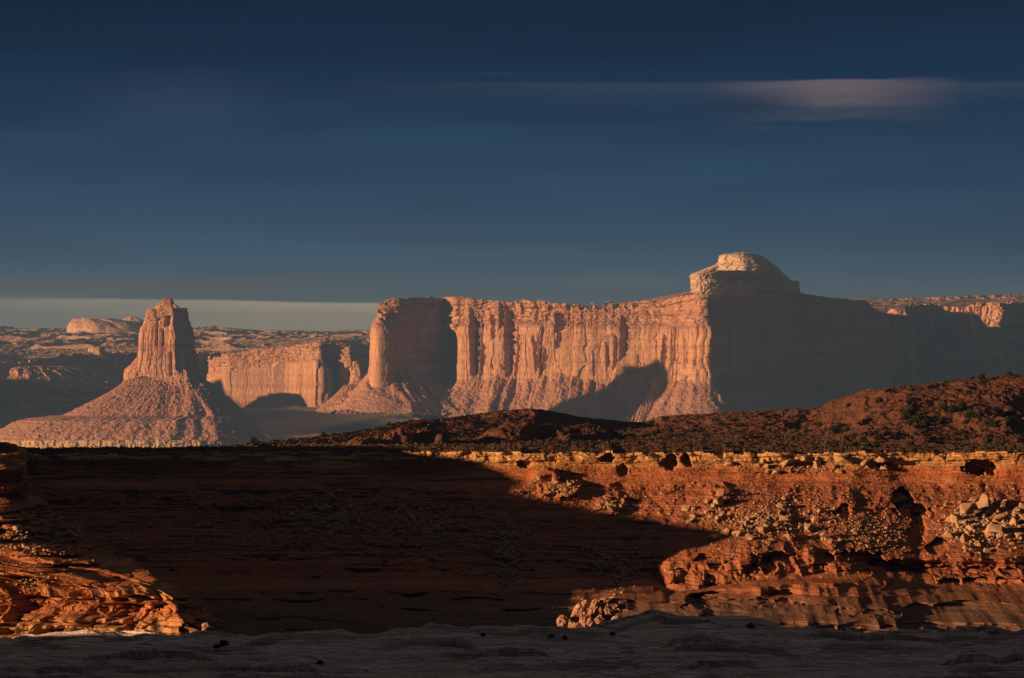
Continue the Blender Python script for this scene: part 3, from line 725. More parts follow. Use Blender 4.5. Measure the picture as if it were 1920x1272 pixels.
# smooth domes on the skyline
dm = empty('rock_dome', (Wx(200, 11800), 11800, Wz(630, 11800)))
tag(dm, 'low smooth rounded rock dome on the skyline left of the butte', 'rock dome')
def domed(S, Z, PY, PX, h): return 3.5 * fbm(S / 40, Z / 20, 3, 5) + 5 * np.minimum(0, fbm(S / 60, Z * 0, 2, 9)), 1.2 * fbm(S / 40, Z / 20, 2, 6)
stack('dome', [(596.5, 146, 166), (598, 138, 215), (601, 134, 232), (606, 130, 262), (612, 127, 276), (622, 124, 290), (632, 118, 300)], [(-1, 0), (-.8, -.6), (-.3, -1), (.4, -.75), (1, .2), (.6, 1), (-.6, .9)], 11800, .6, M['slick_far'], dm, domed, n=260, rows=70, smooth=True)
stack('dome', [(594, 244, 250), (596, 238, 256), (600, 232, 264), (606, 226, 276), (620, 210, 296)], ROUND, 11850, .7, M['slick_far'], dm, domed, n=160, rows=40, smooth=True)

# right background
def bgr_disp(S, Z, PX, PY):
    d = blocks(S, Z, 15, 6, 18, 431) * 8 + 4.5 * ridged(S / 16, Z / 50, 3, 434) + 3 * fbm(S / 10, Z / 12, 4, 433)
    sw = S + 5 * fbm(S / 30, Z / 40, 3, 441)
    for wd, am, sd in ((38, 9.0, 451), (13, 4.5, 452)):
        ci_, dist, e = cell1(sw / wd, sd)
        d = d + am * (hsh(ci_, 1, 0, sd) - (hsh(ci_, 5, 0, sd) - .3) * 1.6 * dist)
    return d
br = empty('cliff', (Wx(1800, 9300), 9300, Wz(790, 9300)))
tag(br, 'jagged cliffs at the right edge behind the mesa, half in its shadow', 'cliff')
mesa_like('bgr', [(1600, 9800, 575, 705, 790, 60), (1640, 9300, 584, 705, 790, 60), (1668, 9080, 590, 705, 790, 60), (1680, 9040, 584, 705, 790, 60), (1692, 9050, 573, 705, 790, 60), (1702, 9120, 571, 705, 790, 60), (1745, 9135, 571, 705, 792, 60),
    (1780, 9140, 577, 705, 792, 60), (1815, 9130, 575, 705, 792, 60), (1840, 9120, 569, 706, 792, 60), (1868, 9110, 567, 706, 792, 60), (1874, 9150, 567, 706, 792, 60), (1935, 9250, 566, 706, 792, 60),
    (2100, 9500, 566, 706, 792, 60), (2350, 9560, 568, 706, 792, 60)],
    (M['far_cliff'], M['far_talus'], M['far_ledge']), ds=1.6, rows=(130, 40, 60), dispf=bgr_disp, rimf=rough_rim(5, 7), smoothp=2,
    spine=[(1600, 10900, 560), (1700, 10900, 562), (1850, 10900, 560), (2100, 10900, 557), (2350, 10900, 557)], seed=431, parent=br)
def prf(X, Y, PX):
    pyb = np.interp(PX, [1500, 1620, 1700, 1800, 1920, 2300], [566, 565, 563, 559, 556, 554])
    z = Wz(pyb, 11500) + (Y - 11500) * 0.006
    return z + 4 * ridged(X / 50, Y / 120, 3, 3) + 2.0 * fbm(X / 12, Y / 30, 4, 4) - 3 - 60 * (1 - sst(Y, 10600, 10900)) * 0.25
pr = plateau('terrain', 1450, 2300, 10600, 13000, prf, M['far_ledge'], 500, 160); tag(pr, kind='structure')

# very far blue rises on the horizon
def far_hills(px0, px1, Y, pts):
    pp = np.linspace(px0, px1, 160); h = Wz(np.interp(pp, [a for a, b in pts], [b for a, b in pts]), Y) + 3 * fbm(pp / 6, pp * 0, 3, 3)
    t = np.linspace(-1, 1, 24)[:, None]
    X = np.broadcast_to(Wx(pp, Y)[None], (24, 160)); Y_ = Y + t * 700 + 0 * X
    Z = h[None] - np.abs(t) ** 1.5 * 130
    o = grid('hills', X, Y_, Z, M['far_green'], smooth=True); tag(o, kind='structure')
far_hills(-400, 60, 14900, [(-400, 606), (0, 611), (20, 612), (45, 619), (60, 640)])
far_hills(590, 760, 15000, [(590, 640), (625, 625), (650, 621), (690, 620), (760, 622)])

# ground of the whole place
def ground_z(X, Y):
    z = np.interp(Y, [-2000, 900, 1300, 1600, 2600, 5000, 7400, 8000, 8400, 8700, 9100, 9500, 12000, 30000, 60000],
                  [-100, -100, -95, -120, -190, -200, -190, -178, -162, -150, -138, -134, -120, -100, -150])
    return z
gx = np.concatenate([np.linspace(-20000, -3000, 12), np.linspace(-2800, 2800, 420), np.linspace(3000, 20000, 12)])
gy = np.concatenate([np.linspace(-3000, 5500, 60), np.linspace(5600, 9700, 420), np.linspace(9800, 30000, 30)])
GX, GY = np.meshgrid(gx, gy)
GZ = ground_z(GX, GY)
near_amp = sst(GY, 3000, 6000) * (1 - sst(GY, 10000, 15000))
GZ = GZ + near_amp * (6 * fbm(GX / 160, GY / 200, 4, 511) + 3 * ridged(GX / 60, GY / 90, 3, 512))
tag(grid('ground', GX, GY, GZ, M['valley'], smooth=True), kind='structure')

# unseen ridge added on the left, crest shaped to shade the low country
CT, CZ = 1 / math.tan(SUN_AZ), math.tan(SUN_EL) / math.sin(SUN_AZ)
def ridge_caster(Xc, prof, thick, mat, zb, seed, slope=1.0):
    """an unseen ridge added to cast shadow, running away from the viewer along x = Xc; prof = (Y, z) crest line"""
    pr_ = np.array(prof, float)
    Y = np.linspace(pr_[0, 0], pr_[-1, 0], 300)
    h = np.interp(Y, pr_[:, 0], pr_[:, 1]) + 0.012 * (pr_[:, 1].max() - zb) * fbm(Y / (thick * .4), Y * 0, 3, seed)
    t = np.linspace(-1, 1, 40)
    Y_ = np.broadcast_to(Y[None], (40, 300)); Z = np.empty(Y_.shape); X = np.empty(Y_.shape)
    for i, tt in enumerate(t):
        a = abs(tt)
        X[i] = Xc + tt * thick * (1 + 0.25 * fbm(Y / thick, Y * 0, 3, seed + 1)) * (1 if tt < 0 else 1)
        Z[i] = zb + (h - zb) * (1 - sst(a, 0.35, 1.0))
    o = grid('hills', X, Y_, Z, mat, smooth=False); tag(o, kind='structure')  # out of view, put in only for its shadow
ridge_caster(-1640, [(7760, -150), (7800, 22), (8500, 24), (8600, 20), (8880, 18), (8985, 3), (9000, 5), (9030, 40), (9041, 56), (9050, 44), (9066, 12), (9100, 10), (9135, 20), (9160, 40), (9175, 70), (9290, 70), (9350, 36), (9450, -30), (9550, -140)],
             110, M['far_cliff'], -150, 5)

# ================================================================== NEAR: canyon wall
#   columns of (py, Y): rim, cap base, red base, slope mid, slope base, ledge base, shelf edge, shelf toe, bottom
NET = [
    (-120, [(851, 1500), (866, 1499), (905, 1495), (960, 1480), (1040, 1452), (1085, 1440), (1110, 1410), (1165, 1370), (1230, 1330)]),
    (300,  [(850, 1500), (866, 1499), (900, 1495), (960, 1480), (1040, 1452), (1085, 1440), (1105, 1410), (1165, 1370), (1230, 1330)]),
    (520,  [(846, 1502), (866, 1500), (900, 1496), (960, 1482), (1040, 1455), (1085, 1442), (1105, 1410), (1165, 1370), (1230, 1330)]),
    (880,  [(849, 1502), (868, 1501), (905, 1496), (960, 1480), (1040, 1452), (1085, 1440), (1105, 1410), (1165, 1365), (1230, 1330)]),
    (1100, [(849, 1500), (870, 1499), (912, 1493), (960, 1476), (1040, 1450), (1085, 1438), (1105, 1405), (1165, 1360), (1230, 1330)]),
    (1225, [(849, 1500), (870, 1499), (915, 1492), (960, 1474), (1040, 1445), (1085, 1436), (1108, 1400), (1165, 1350), (1230, 1325)]),
    (1255, [(849, 1500), (870, 1499), (915, 1492), (960, 1473), (1050, 1432), (1110, 1414), (1116, 1395), (1165, 1345), (1230, 1320)]),
    (1420, [(849, 1500), (868, 1499), (910, 1492), (960, 1468), (1030, 1428), (1086, 1414), (1098, 1388), (1165, 1335), (1230, 1315)]),
    (1560, [(849, 1500), (866, 1499), (908, 1492), (960, 1468), (1030, 1430), (1082, 1416), (1092, 1390), (1170, 1335), (1230, 1315)]),
    (1720, [(848, 1500), (864, 1499), (915, 1493), (970, 1470), (1045, 1434), (1062, 1428), (1100, 1400), (1170, 1335), (1230, 1315)]),
    (1800, [(847, 1500), (863, 1499), (915, 1493), (965, 1470), (1035, 1432), (1062, 1424), (1108, 1400), (1170, 1335), (1230, 1315)]),
    (2050, [(846, 1500), (862, 1499), (912, 1492), (960, 1470), (1035, 1430), (1064, 1420), (1108, 1395), (1170, 1335), (1230, 1315)]),
]
cpx = [c_[0] for c_ in NET]; nr = len(NET[0][1])
pxs = np.concatenate([np.linspace(-120, 2050, 1800), np.linspace(2054, 3200, 260)])
rowsn = [34, 60, 90, 110, 70, 34, 90, 50]
ctlY = [np.interp(pxs, cpx, [c_[1][r][1] for c_ in NET]) for r in range(nr)]
ctlP = [np.interp(pxs, cpx, [c_[1][r][0] for c_ in NET]) for r in range(nr)]
Yr, Pr = [], []
for r in range(nr - 1):
    for t in np.linspace(0, 1, rowsn[r], endpoint=(r == nr - 2)):
        Yr.append(ctlY[r] * (1 - t) + ctlY[r + 1] * t); Pr.append(ctlP[r] * (1 - t) + ctlP[r + 1] * t)
Yb = np.array(Yr); Pb = np.array(Pr)
# the break lines wander and are rounded
Yb = np.apply_along_axis(gsm, 0, Yb, 4)
PX = np.broadcast_to(pxs[None], Yb.shape)
X0 = (PX - 960) * K * Yb; Z0 = (HZ - Pb) * K * Yb
cap = 1 - sst(Pb, 862, 872)
red = sst(Pb, 862, 872) * (1 - sst(Pb, 900, 918))
slope = sst(Pb, 900, 918) * (1 - sst(Pb, 1035, 1052))
led = sst(Pb, 1035, 1052) * (1 - sst(Pb, 1088, 1104))
shelf = sst(Pb, 1088, 1104)
rightp = sst(PX, 1235, 1255)
D = 2.2 * fbm(X0 / 28, Z0 / 30, 3, 601)
PW = PX + 30 * fbm(Z0 / 4.5, X0 / 60, 3, 602)
D -= 15 * sst(PW, 1296, 1318) * (1 - sst(PW, 1380, 1640)) * sst(Pb, 1102, 1122)
D -= 9 * sst(PW, 1690, 1712) * (1 - sst(PW, 1760, 1900)) * sst(Pb, 1128, 1140)
D -= 11 * sst(PW, 1636, 1660) * (1 - .6 * sst(PX, 1720, 2000)) * sst(Pb, 1046, 1060) * (1 - sst(Pb, 1096, 1112))
D += cap * (blocks(X0, Z0, 11, 0.9, 2.6, 603) * 1.7 + blocks(X0, Z0, 26, 1.5, 4, 604) * 2.0 + 0.9 * fbm(X0 / 5, Z0 / 3, 3, 600))
D += red * (blocks(X0, Z0, 22, .4, 1.8, 605) * 0.8 + 1.6 * fbm(X0 / 22, Z0 / 40, 3, 606))
k_, f_ = layers(Z0 + 0.8 * fbm(X0 / 30, Z0 / 8, 3, 607), 0.8, 2.6, 608)
D += slope * ((f_ - 0.5) * 1.6 * hsh(k_, 2) + 1.7 * ridged(X0 / 26 + .3 * fbm(X0 / 9, Z0 / 9, 2, 1), Z0 / 30, 3, 609, .4) + stones(X0, Z0 * 1.6, 2.6, 610, 0.35) * 1.6 + stones(X0 + 5, Z0 * 1.6, 1.2, 611, 0.5) * 0.9)
D += led * (blocks(X0, Z0, 9, 1.6, 3.6, 612) * 4.5 * (0.45 + .55 * rightp) + 2.2 * ridged(X0 / 11, Z0 / 14, 3, 613) * rightp)
kk, ff = layers(Z0 + 1.6 * fbm(X0 / 40, Z0 / 6, 3, 615), 0.7, 2.2, 616)
def lobes(x_, z_, tmin, tmax, amp, wl, sd):
    """ledges: every bed stands out along its own wandering line, so that benches and prows alternate"""
    k1, f1 = layers(z_ + 0.5 * fbm(x_ / 20, z_ / 6, 3, sd + 1), tmin, tmax, sd)
    a = amp * (fbm(x_ / wl, k1 * 7.31 + 3.3, 3, sd + 2) + 0.5 * ridged(x_ / (wl * .45), k1 * 3.7 + 9.1, 2, sd + 3) - .2)
    b = amp * (fbm(x_ / wl, (k1 + 1) * 7.31 + 3.3, 3, sd + 2) + 0.5 * ridged(x_ / (wl * .45), (k1 + 1) * 3.7 + 9.1, 2, sd + 3) - .2)
    return a + (b - a) * sst(f1, .82, 1.0) - 0.3 * amp * np.exp(-((f1 - .05) / .07) ** 2) * hsh(k1, 8)
D += shelf * (lobes(X0, Z0, 0.9, 2.8, 5.5, 24, 640) + 0.8 * (ff - .4))
D += slope * lobes(X0, Z0, 1.2, 3.4, 1.3, 22, 650) + red * lobes(X0, Z0, .8, 2.0, 0.45, 30, 660) + led * lobes(X0, Z0, 2.0, 4.5, 2.2, 16, 670)
D += 0.30 * fbm(X0 / 4.0, Z0 / .7, 4, 620) + 0.12 * fbm(X0 / 1.2, Z0 / .8, 3, 621)
# hollows (px, py, half width, half height, metres) and bulges (negative)
HOL = [(1138, 860, 14, 9, 5), (1255, 866, 16, 16, 6), (1288, 864, 10, 12, 4), (1168, 885, 12, 12, 3), (1460, 1045, 32, 11, 5), (1555, 1046, 12, 9, 5), (1625, 1046, 36, 15, 7),
       (1500, 1050, 10, 9, 3), (1838, 876, 36, 13, 7), (1655, 870, 18, 6, 3), (1690, 935, 20, 24, 8), (1715, 955, 30, 16, 8), (1722, 1000, 18, 32, 7), (1760, 1024, 22, 14, 7), (1580, 958, 14, 12, 5), (1440, 1062, 14, 18, 5), (1320, 1045, 16, 8, 4),
       (1790, 1072, 130, 9, 6), (1860, 1092, 90, 8, 5), (1420, 1135, 120, 9, 4), (1620, 1150, 60, 9, 4), (1300, 1140, 30, 6, 4), (980, 870, 16, 7, 3), (1340, 1055, 12, 16, 3),
       (1025, 890, 22, 10, -4), (1052, 915, 30, 14, -5), (1150, 945, 26, 14, -3), (1350, 925, 24, 14, -4), (1395, 1050, 12, 18, -3.5), (1290, 1092, 36, 18, -4), (1520, 1040, 10, 14, -3),
       (1330, 1085, 10, 14, 3), (1590, 940, 14, 20, -3), (1560, 1010, 20, 12, -3)]
for a, b, hw, hh, dm_ in HOL:
    n_ = 0.5 * fbm(X0 / 3.0, Z0 / 3.0, 3, int(a))
    rr = ((PX - a) / hw) ** 2 + ((Pb - b) / hh) ** 2
    D -= dm_ * (1 - sst(np.sqrt(rr) + n_, 0.75, 1.1 if dm_ > 0 else 1.5))
Yw = Yb - D; Xw = X0; Zw = Z0 + 0.3 * fbm(X0 / 9, X0 * 0, 3, 625)
rimz = Zw[0].copy()
# rim line is chipped
Zw[:34] += 0.5 * fbm(X0[:34] / 30, X0[:34] * 0, 4, 626) * (1 - np.linspace(0, 1, 34)[:, None])
Zw[:20] += (0.9 * (hsh(np.floor(X0[0] / 3.1), 1, 0, 3) - .5) * (1 - np.linspace(0, 1, 20)[:, None]))
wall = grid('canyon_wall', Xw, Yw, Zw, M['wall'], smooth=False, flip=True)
tag(wall, kind='structure')

# ------------------------------------------------------------------ bench and hills behind the rim
pb = np.concatenate([np.linspace(-120, 2050, 1100), np.linspace(2056, 3200, 200)])
nb = len(pb)
crest_py = np.interp(pb, [-120, 0, 350, 430, 480, 560, 650, 700, 780, 840, 900, 940, 1000, 1030, 1060, 1100, 1165, 1200, 1225, 1240, 1290, 1400, 1510, 1540, 1560, 1620, 1650, 1720, 1760, 1800, 1860, 1900, 2050],
                     [843, 843, 843, 840, 832, 822, 812, 803, 788, 784, 776, 770, 769, 771, 776, 783, 791, 792, 788, 781, 778, 773, 768, 763, 752, 735, 730, 722, 716, 713, 708, 703, 700])
crest_Y = np.interp(pb, [-120, 350, 480, 700, 900, 1000, 1165, 1240, 1500, 1620, 2050], [1545, 1545, 1590, 1760, 1880, 1900, 2000, 1960, 1900, 1880, 1880])
foot_Y = np.interp(pb, [-120, 350, 480, 700, 900, 1000, 1165, 1240, 1500, 1560, 1700, 2050], [1530, 1530, 1560, 1620, 1680, 1690, 1840, 1780, 1750, 1700, 1640, 1640])
rim_Y = np.interp(pb, pxs, Yw[0]); rim_z = np.interp(pb, pxs, Zw[0])
crest_z = Wz(crest_py, crest_Y)
foot_z = np.interp(foot_Y, [1500, 1900], [-34.0, -33.2]) + 0 * pb
foot_z = np.minimum(foot_z, crest_z + 2)
Tn = np.concatenate([np.linspace(0, 1, 130, endpoint=False), 1 + np.linspace(0, 1, 170, endpoint=False), 2 + np.linspace(0, 1, 50)])
Yb2 = np.empty((len(Tn), nb)); Zb2 = np.empty_like(Yb2)
for i, t in enumerate(Tn):
    if t < 1:
        Yb2[i] = rim_Y + (foot_Y - rim_Y) * t ** 1.2; Zb2[i] = rim_z + (foot_z - rim_z) * min(1, t * 2)
    elif t < 2:
        u = t - 1; Yb2[i] = foot_Y + (crest_Y - foot_Y) * u; Zb2[i] = foot_z + (crest_z - foot_z) * (3 * u * u - 2 * u ** 3) ** 0.8
    else:
        u = t - 2; Yb2[i] = crest_Y + 260 * u; Zb2[i] = crest_z - (crest_z + 140) * u ** 1.7
Xb2 = (pb[None] - 960) * K * Yb2
Tm = Tn[:, None]
inside = np.minimum(1, Tm * 6) 
hillm = sst(Tm, .7, 1.4) * (1 - sst(Tm, 1.72, 1.97))
hh_ = np.clip(crest_z - foot_z, 0, 30)[None]
rel = (2.4 * ridged(Xb2 / 42 + .3 * fbm(Xb2 / 30, Yb2 / 60, 2, 6), Yb2 / 170, 4, 701) - 1.4) * np.clip(hh_ / 9, 0.15, 1)
leftk = np.interp(pb, [600, 900, 1170, 1300], [1.0, 1.0, .5, 0])[None]
Zb2 += hillm * rel + inside * (0.5 * fbm(Xb2 / 3.5, Yb2 / 7, 5, 702, .6) + 0.4 * fbm(Xb2 / 22, Yb2 / 40, 3, 703))
Zb2 += hillm * 0.35 * blocks(Xb2 + Yb2 * .3, Zb2 * 2 + Yb2 * .1, 7, 2, 5, 705) * 1.0
# an eroded knob row (650-830) and a second spur (950-1100) on the bench; lee sides are steep
def mound(px, Y, wx, wy, h, e=1.0, sd=1):
    global Zb2
    x_ = Wx(px, Y); rx = (Xb2 - x_) / wx; ry = (Yb2 - Y) / wy
    r = np.sqrt(rx ** 2 + ry ** 2) + 0.22 * fbm(Xb2 / (wx * .6), Yb2 / (wy * .6), 3, sd)
    Zb2 = Zb2 + h * (1 - sst(r, 0.15, 1.0)) ** e
for a in ((680, 1590, 7, 20, 2.6), (735, 1605, 6, 18, 4.2), (760, 1600, 4, 14, 3.0), (800, 1615, 6, 18, 4.4), (826, 1600, 4, 12, 2.6), (498, 1525, 3, 9, 1.3), (512, 1520, 3, 7, .8),
          (1000, 1660, 20, 30, 3.6), (960, 1640, 14, 22, 4.2), (1060, 1640, 9, 24, 2.4), (1100, 1700, 14, 30, 4.0), (1420, 1660, 14, 22, 1.6), (1640, 1640, 18, 22, 2.6), (1720, 1600, 12, 20, 1.5), (1880, 1620, 16, 20, 2.4), (1840, 1700, 10, 30, 3)):
    mound(a[0], a[1], a[2], a[3], a[4], .8, int(a[0]))
bench = grid('terrain', Xb2, Yb2, Zb2, M['bench'], smooth=False)
tag(bench, kind='structure')

# ------------------------------------------------------------------ spur at the left edge: it throws the great shadow
sp_ctrl = [(-420, 1470), (-250, 1392), (-150, 1348), (-145, 1346.5), (-139.5, 1351), (-140, 1375), (-145, 1420), (-153, 1470), (-158, 1508)]
s, p = interp_path(sp_ctrl, 0.33)
x = gsm(p[:, 0], 5); y = gsm(p[:, 1], 5)
nx, ny = normals(gsm(x, 12), gsm(y, 12))
xs_, ys_ = gsm(x, 40), gsm(y, 40); nxs, nys = normals(xs_, ys_)
zz = np.linspace(-31.2, -88, 330)[:, None]
offp = np.interp(-zz, [31, 43, 45.5, 48, 53, 54, 58, 60.5, 66, 68, 72, 74, 80, 82, 88], [0, 2, 16, 21, 33, 34, 36, 46, 48, 55, 56.5, 62, 64, 71, 73])
S = np.broadcast_to(s[None], (330, len(s))); Zs = np.broadcast_to(zz, S.shape).copy()
b_ = sst(-zz, 38, 50)
sC = float(np.interp(1351, p[:, 1][np.argmin(p[:, 1]):], s[np.argmin(p[:, 1]):])); side = sst(s, sC - 14, sC + 6)[None]
offp = offp * (1 - 0.6 * side * (1 - sst(-zz, 62, 77)))
offp = offp * (1 - 0.6 * sst(s, sC + 30, sC + 70)[None])
lw = sst(-Zs, 44, 54)
d = blocks(S, Zs, 7, 1.5, 3.5, 801) * (3.0 + 2 * lw) + 1.6 * fbm(S / 12, Zs / 10, 4, 802) + 0.35 * fbm(S / 1.5, Zs / 1.2, 3, 803)
d += lobes(S, Zs, 3.0, 6.5, 1.0, 16, 810) * (1.2 + 5.0 * lw) + lobes(S, Zs, .8, 1.8, .7, 9, 820)
d -= 2.2 * (1 - sst(np.abs(fbm(S / 10, Zs / 6, 3, 830)), 0, .09)) * lw
d -= 5 * sst(fbm(S / 16, Zs / 5, 3, 831), .32, .6) * lw
X = x[None] * (1 - b_) + xs_[None] * b_ + (nx[None] * (1 - b_) + nxs[None] * b_) * (offp + d)
Y_ = y[None] * (1 - b_) + ys_[None] * b_ + (ny[None] * (1 - b_) + nys[None] * b_) * (offp + d)
ic = int(np.argmin(np.abs(s - sC)))
_, q1 = interp_path([(-420, 1430), (-250, 1352), (-150, 1310), (-96, 1289), (-88, 1288)], .2); _, q2 = interp_path([(-88, 1288), (-84, 1296), (-88, 1340), (-105, 1410), (-125, 1500)], .2)
lx = np.concatenate([np.interp(np.linspace(0, 1, ic), np.linspace(0, 1, len(q1)), q1[:, 0]), np.interp(np.linspace(0, 1, len(s) - ic), np.linspace(0, 1, len(q2)), q2[:, 0])])
ly = np.concatenate([np.interp(np.linspace(0, 1, ic), np.linspace(0, 1, len(q1)), q1[:, 1]), np.interp(np.linspace(0, 1, len(s) - ic), np.linspace(0, 1, len(q2)), q2[:, 1])])
lx = gsm(lx, 8); ly = gsm(ly, 8); lnx, lny = normals(gsm(lx, 15), gsm(ly, 15))
lt = sst(-Zs, 52, 69)
# the low nose sinks towards its tip in steps
lo_ = np.interp(-zz, [31, 58, 60.5, 66, 68, 72, 74, 80, 82, 88], [-26, -24, -15, -13.5, -7, -5.5, 0, 2, 8, 10]) + d
Xl = lx[None] + lnx[None] * lo_; Yl = ly[None] + lny[None] * lo_
X = X * (1 - lt) + Xl * lt; Y_ = Y_ * (1 - lt) + Yl * lt
spur = grid('canyon_wall', X, Y_, Zs, M['spur'], smooth=False, flip=True); tag(spur, kind='structure')
tt = np.linspace(0, 1, 30)[:, None]
sx_ = np.linspace(-430, -190, len(s)); 
Xt = X[0][None] * (1 - tt) + sx_[None] * tt; Yt = Y_[0][None] * (1 - tt) + 1520 * tt
Zt = Zs[0][None] + 0.4 * fbm(Xt / 6, Yt / 6, 3, 3) * np.minimum(1, tt * 8) - tt * 2.5
tag(grid('terrain', Xt, Yt, Zt, M['bench'], smooth=False), kind='structure')

ridge_caster(-178, [(1326, -50), (1338, -30), (1345, -27), (1384, -26), (1405, -24.6), (1415, -20), (1424, -16.5), (1450, -15.5), (1475, -16), (1500, -18), (1530, -34)], 13, M['bench'], -60, 25)  # unseen hill added on the spur to darken rim and bench

# ------------------------------------------------------------------ foreground slickrock
ps = np.concatenate([np.linspace(-1300, -206, 160), np.linspace(-200, 2120, 1300), np.linspace(2126, 3200, 160)])
ns = len(ps)
cp = np.interp(ps, [-200, 0, 130, 170, 270, 390, 420, 500, 590, 640, 720, 850, 1040, 1150, 1190, 1230, 1300, 1400, 1450, 1500, 1700, 1920, 2120],
               [1207, 1205, 1200, 1193, 1188, 1196, 1200, 1199, 1195, 1190, 1185, 1180, 1183, 1177, 1165, 1158, 1160, 1163, 1170, 1184, 1190, 1188, 1188])
Yc = 1226 + 5 * fbm(ps / 300, ps * 0, 2, 5)
Ya = np.concatenate([np.linspace(1090, 1232, 430, endpoint=False), np.linspace(1232, 1290, 90)])
Yf = np.broadcast_to(Ya[:, None], (len(Ya), ns)).copy()
PXf = np.broadcast_to(ps[None], Yf.shape); Xf = (PXf - 960) * K * Yf
tcr = np.clip((Yf - 1128) / (Yc[None] - 1128), -0.5, 1)
zc_ = Wz(cp, Yc)[None]; zf_ = Wz(1285, 1128)
Zf = zf_ + (zc_ - zf_) * np.sign(tcr) * np.abs(tcr) ** 0.9
back = np.clip((Yf - Yc[None]) / 50, 0, 1)
Zf = Zf - 22 * back ** 1.4
bil = np.abs(fbm(Xf / 24, Yf / 30, 3, 901)); Zf += (2.2 * (0.3 - bil)) * (1 - back)
# cross-bedded ledges: risers follow wandering contour lines
wv_ = Yf + 9 * fbm(Xf / 60, Yf / 60, 3, 903) + Xf * 0.02
kk, ff = layers(wv_, 9, 26, 905)
step = 0.9 + 1.9 * hsh(kk, 6)
present = sst(fbm(Xf / 35, kk * 3.3, 2, 907), -0.25, 0.15)
Zf += present * step * (sst(ff, 0.0, 0.02) - ff) * 1.0
kk, ff = layers(wv_ * 1.0 + 4 * fbm(Xf / 20, Yf / 20, 2, 8), 1.2, 4, 906)
Zf += 0.45 * (sst(ff, 0, .08) - ff) * (1 - back)
Zf += 0.16 * fbm(Xf / 2.2, Yf / 2.2, 4, 909)
_kk, _ff = layers(wv_, 9, 26, 905)
nt = np.exp(-((_ff - 1.0) / .07) ** 2) * present * (1 - back)
Yf = Yf + 0.8 * nt; Zf = Zf - 0.5 * nt; Xf = (PXf - 960) * K * Yf
fg = grid('terrain', Xf, Yf, Zf, M['slick'], smooth=False); tag(fg, kind='structure')

# unseen ridges added on the left to shade near haze and foreground slickrock
ridge_caster(-520, [(-900, 60), (-500, 128), (200, 126), (700, 110), (860, 96), (915, 84), (945, 30), (965, -60), (990, -96)], 110, M['spur'], -98, 35)
ridge_caster(-215, [(860, -90), (900, -30), (1000, -22), (1140, -22), (1154, -30), (1164, -58), (1190, -64), (1202, -94)], 26, M['spur'], -98, 15)

# ================================================================== rocks and plants
rnd = random.Random(11)

def hull_mesh(seed, mat, npts=13, squash=(1, .8, .65), bevel=0.06):
    r = random.Random(seed); bm = bmesh.new()
    for _ in range(npts):
        a = Vector((r.uniform(-1, 1), r.uniform(-1, 1), r.uniform(-1, 1)))
        m_ = max(abs(a.x), abs(a.y), abs(a.z)); a = a / m_ * r.uniform(.82, 1.0) * (0.78 + 0.22 * m_ / a.length)
        bm.verts.new((a.x * squash[0], a.y * squash[1], a.z * squash[2]))
    g = bmesh.ops.convex_hull(bm, input=bm.verts)
    bmesh.ops.delete(bm, geom=[v for v in bm.verts if not v.link_faces], context='VERTS')
    bmesh.ops.dissolve_limit(bm, angle_limit=math.radians(14), verts=bm.verts, edges=bm.edges)
    bmesh.ops.bevel(bm, geom=list(bm.edges), offset=bevel, segments=1, affect='EDGES')
    bmesh.ops.triangulate(bm, faces=bm.faces)
    me = bpy.data.meshes.new('boulder'); bm.to_mesh(me); bm.free(); me.materials.append(mat)
    return me

BT = [hull_mesh(i, M['boulder'], squash=(1, .8, .5 + .35 * ((i * 7) % 5) / 4)) for i in range(14)]
BR = [hull_mesh(50 + i, M['boulder_red'], squash=(1, .8, .6 + .3 * ((i * 3) % 4) / 3)) for i in range(6)]

class Sheet:
    """looks a surface point up by where it shows"""
    def __init__(s, X, Y, Z):
        s.X, s.Y, s.Z = X, Y, Z
        s.PX = X / (K * Y) + 960; s.PY = HZ - Z / (K * Y)
    def at(s, px, py):
        j = int(np.argmin(np.abs(s.PX[s.X.shape[0] // 2] - px)))
        c_ = s.PY[:, j]
        d = np.abs(c_ - py); i = int(np.argmin(d)); 
        ok = np.where(d < d[i] + 1.0)[0]
        i = int(ok[np.argmin(s.Y[ok, j])])
        return Vector((s.X[i, j], s.Y[i, j], s.Z[i, j]))
Sheet.__call__ = Sheet.at
SW = Sheet(Xw, Yw, Zw); SB = Sheet(Xb2, Yb2, Zb2); SF = Sheet(Xf, Yf, Zf); SS = Sheet(X0 * 0, Yw, Zw)
# the spur in a sheet of its own, sampled from its mesh
_spc = np.empty(len(spur.data.vertices) * 3, np.float32); spur.data.vertices.foreach_get('co', _spc)
_spc = _spc.reshape(330, -1, 3)[:, :, :].astype(float)
_sx = _spc[:, :, 0]; _sy = _spc[:, :, 1]; _sz = _spc[:, :, 2]
_spx = _sx / (K * _sy) + 960; _spy = HZ - _sz / (K * _sy)
def spur_at(px, py):
    d = (_spx - px) ** 2 + (_spy - py) ** 2
    m_ = d < d.min() + 9
    yy = np.where(m_, _sy, 1e9); i = np.unravel_index(np.argmin(yy), yy.shape)
    return Vector((_sx[i], _sy[i], _sz[i]))

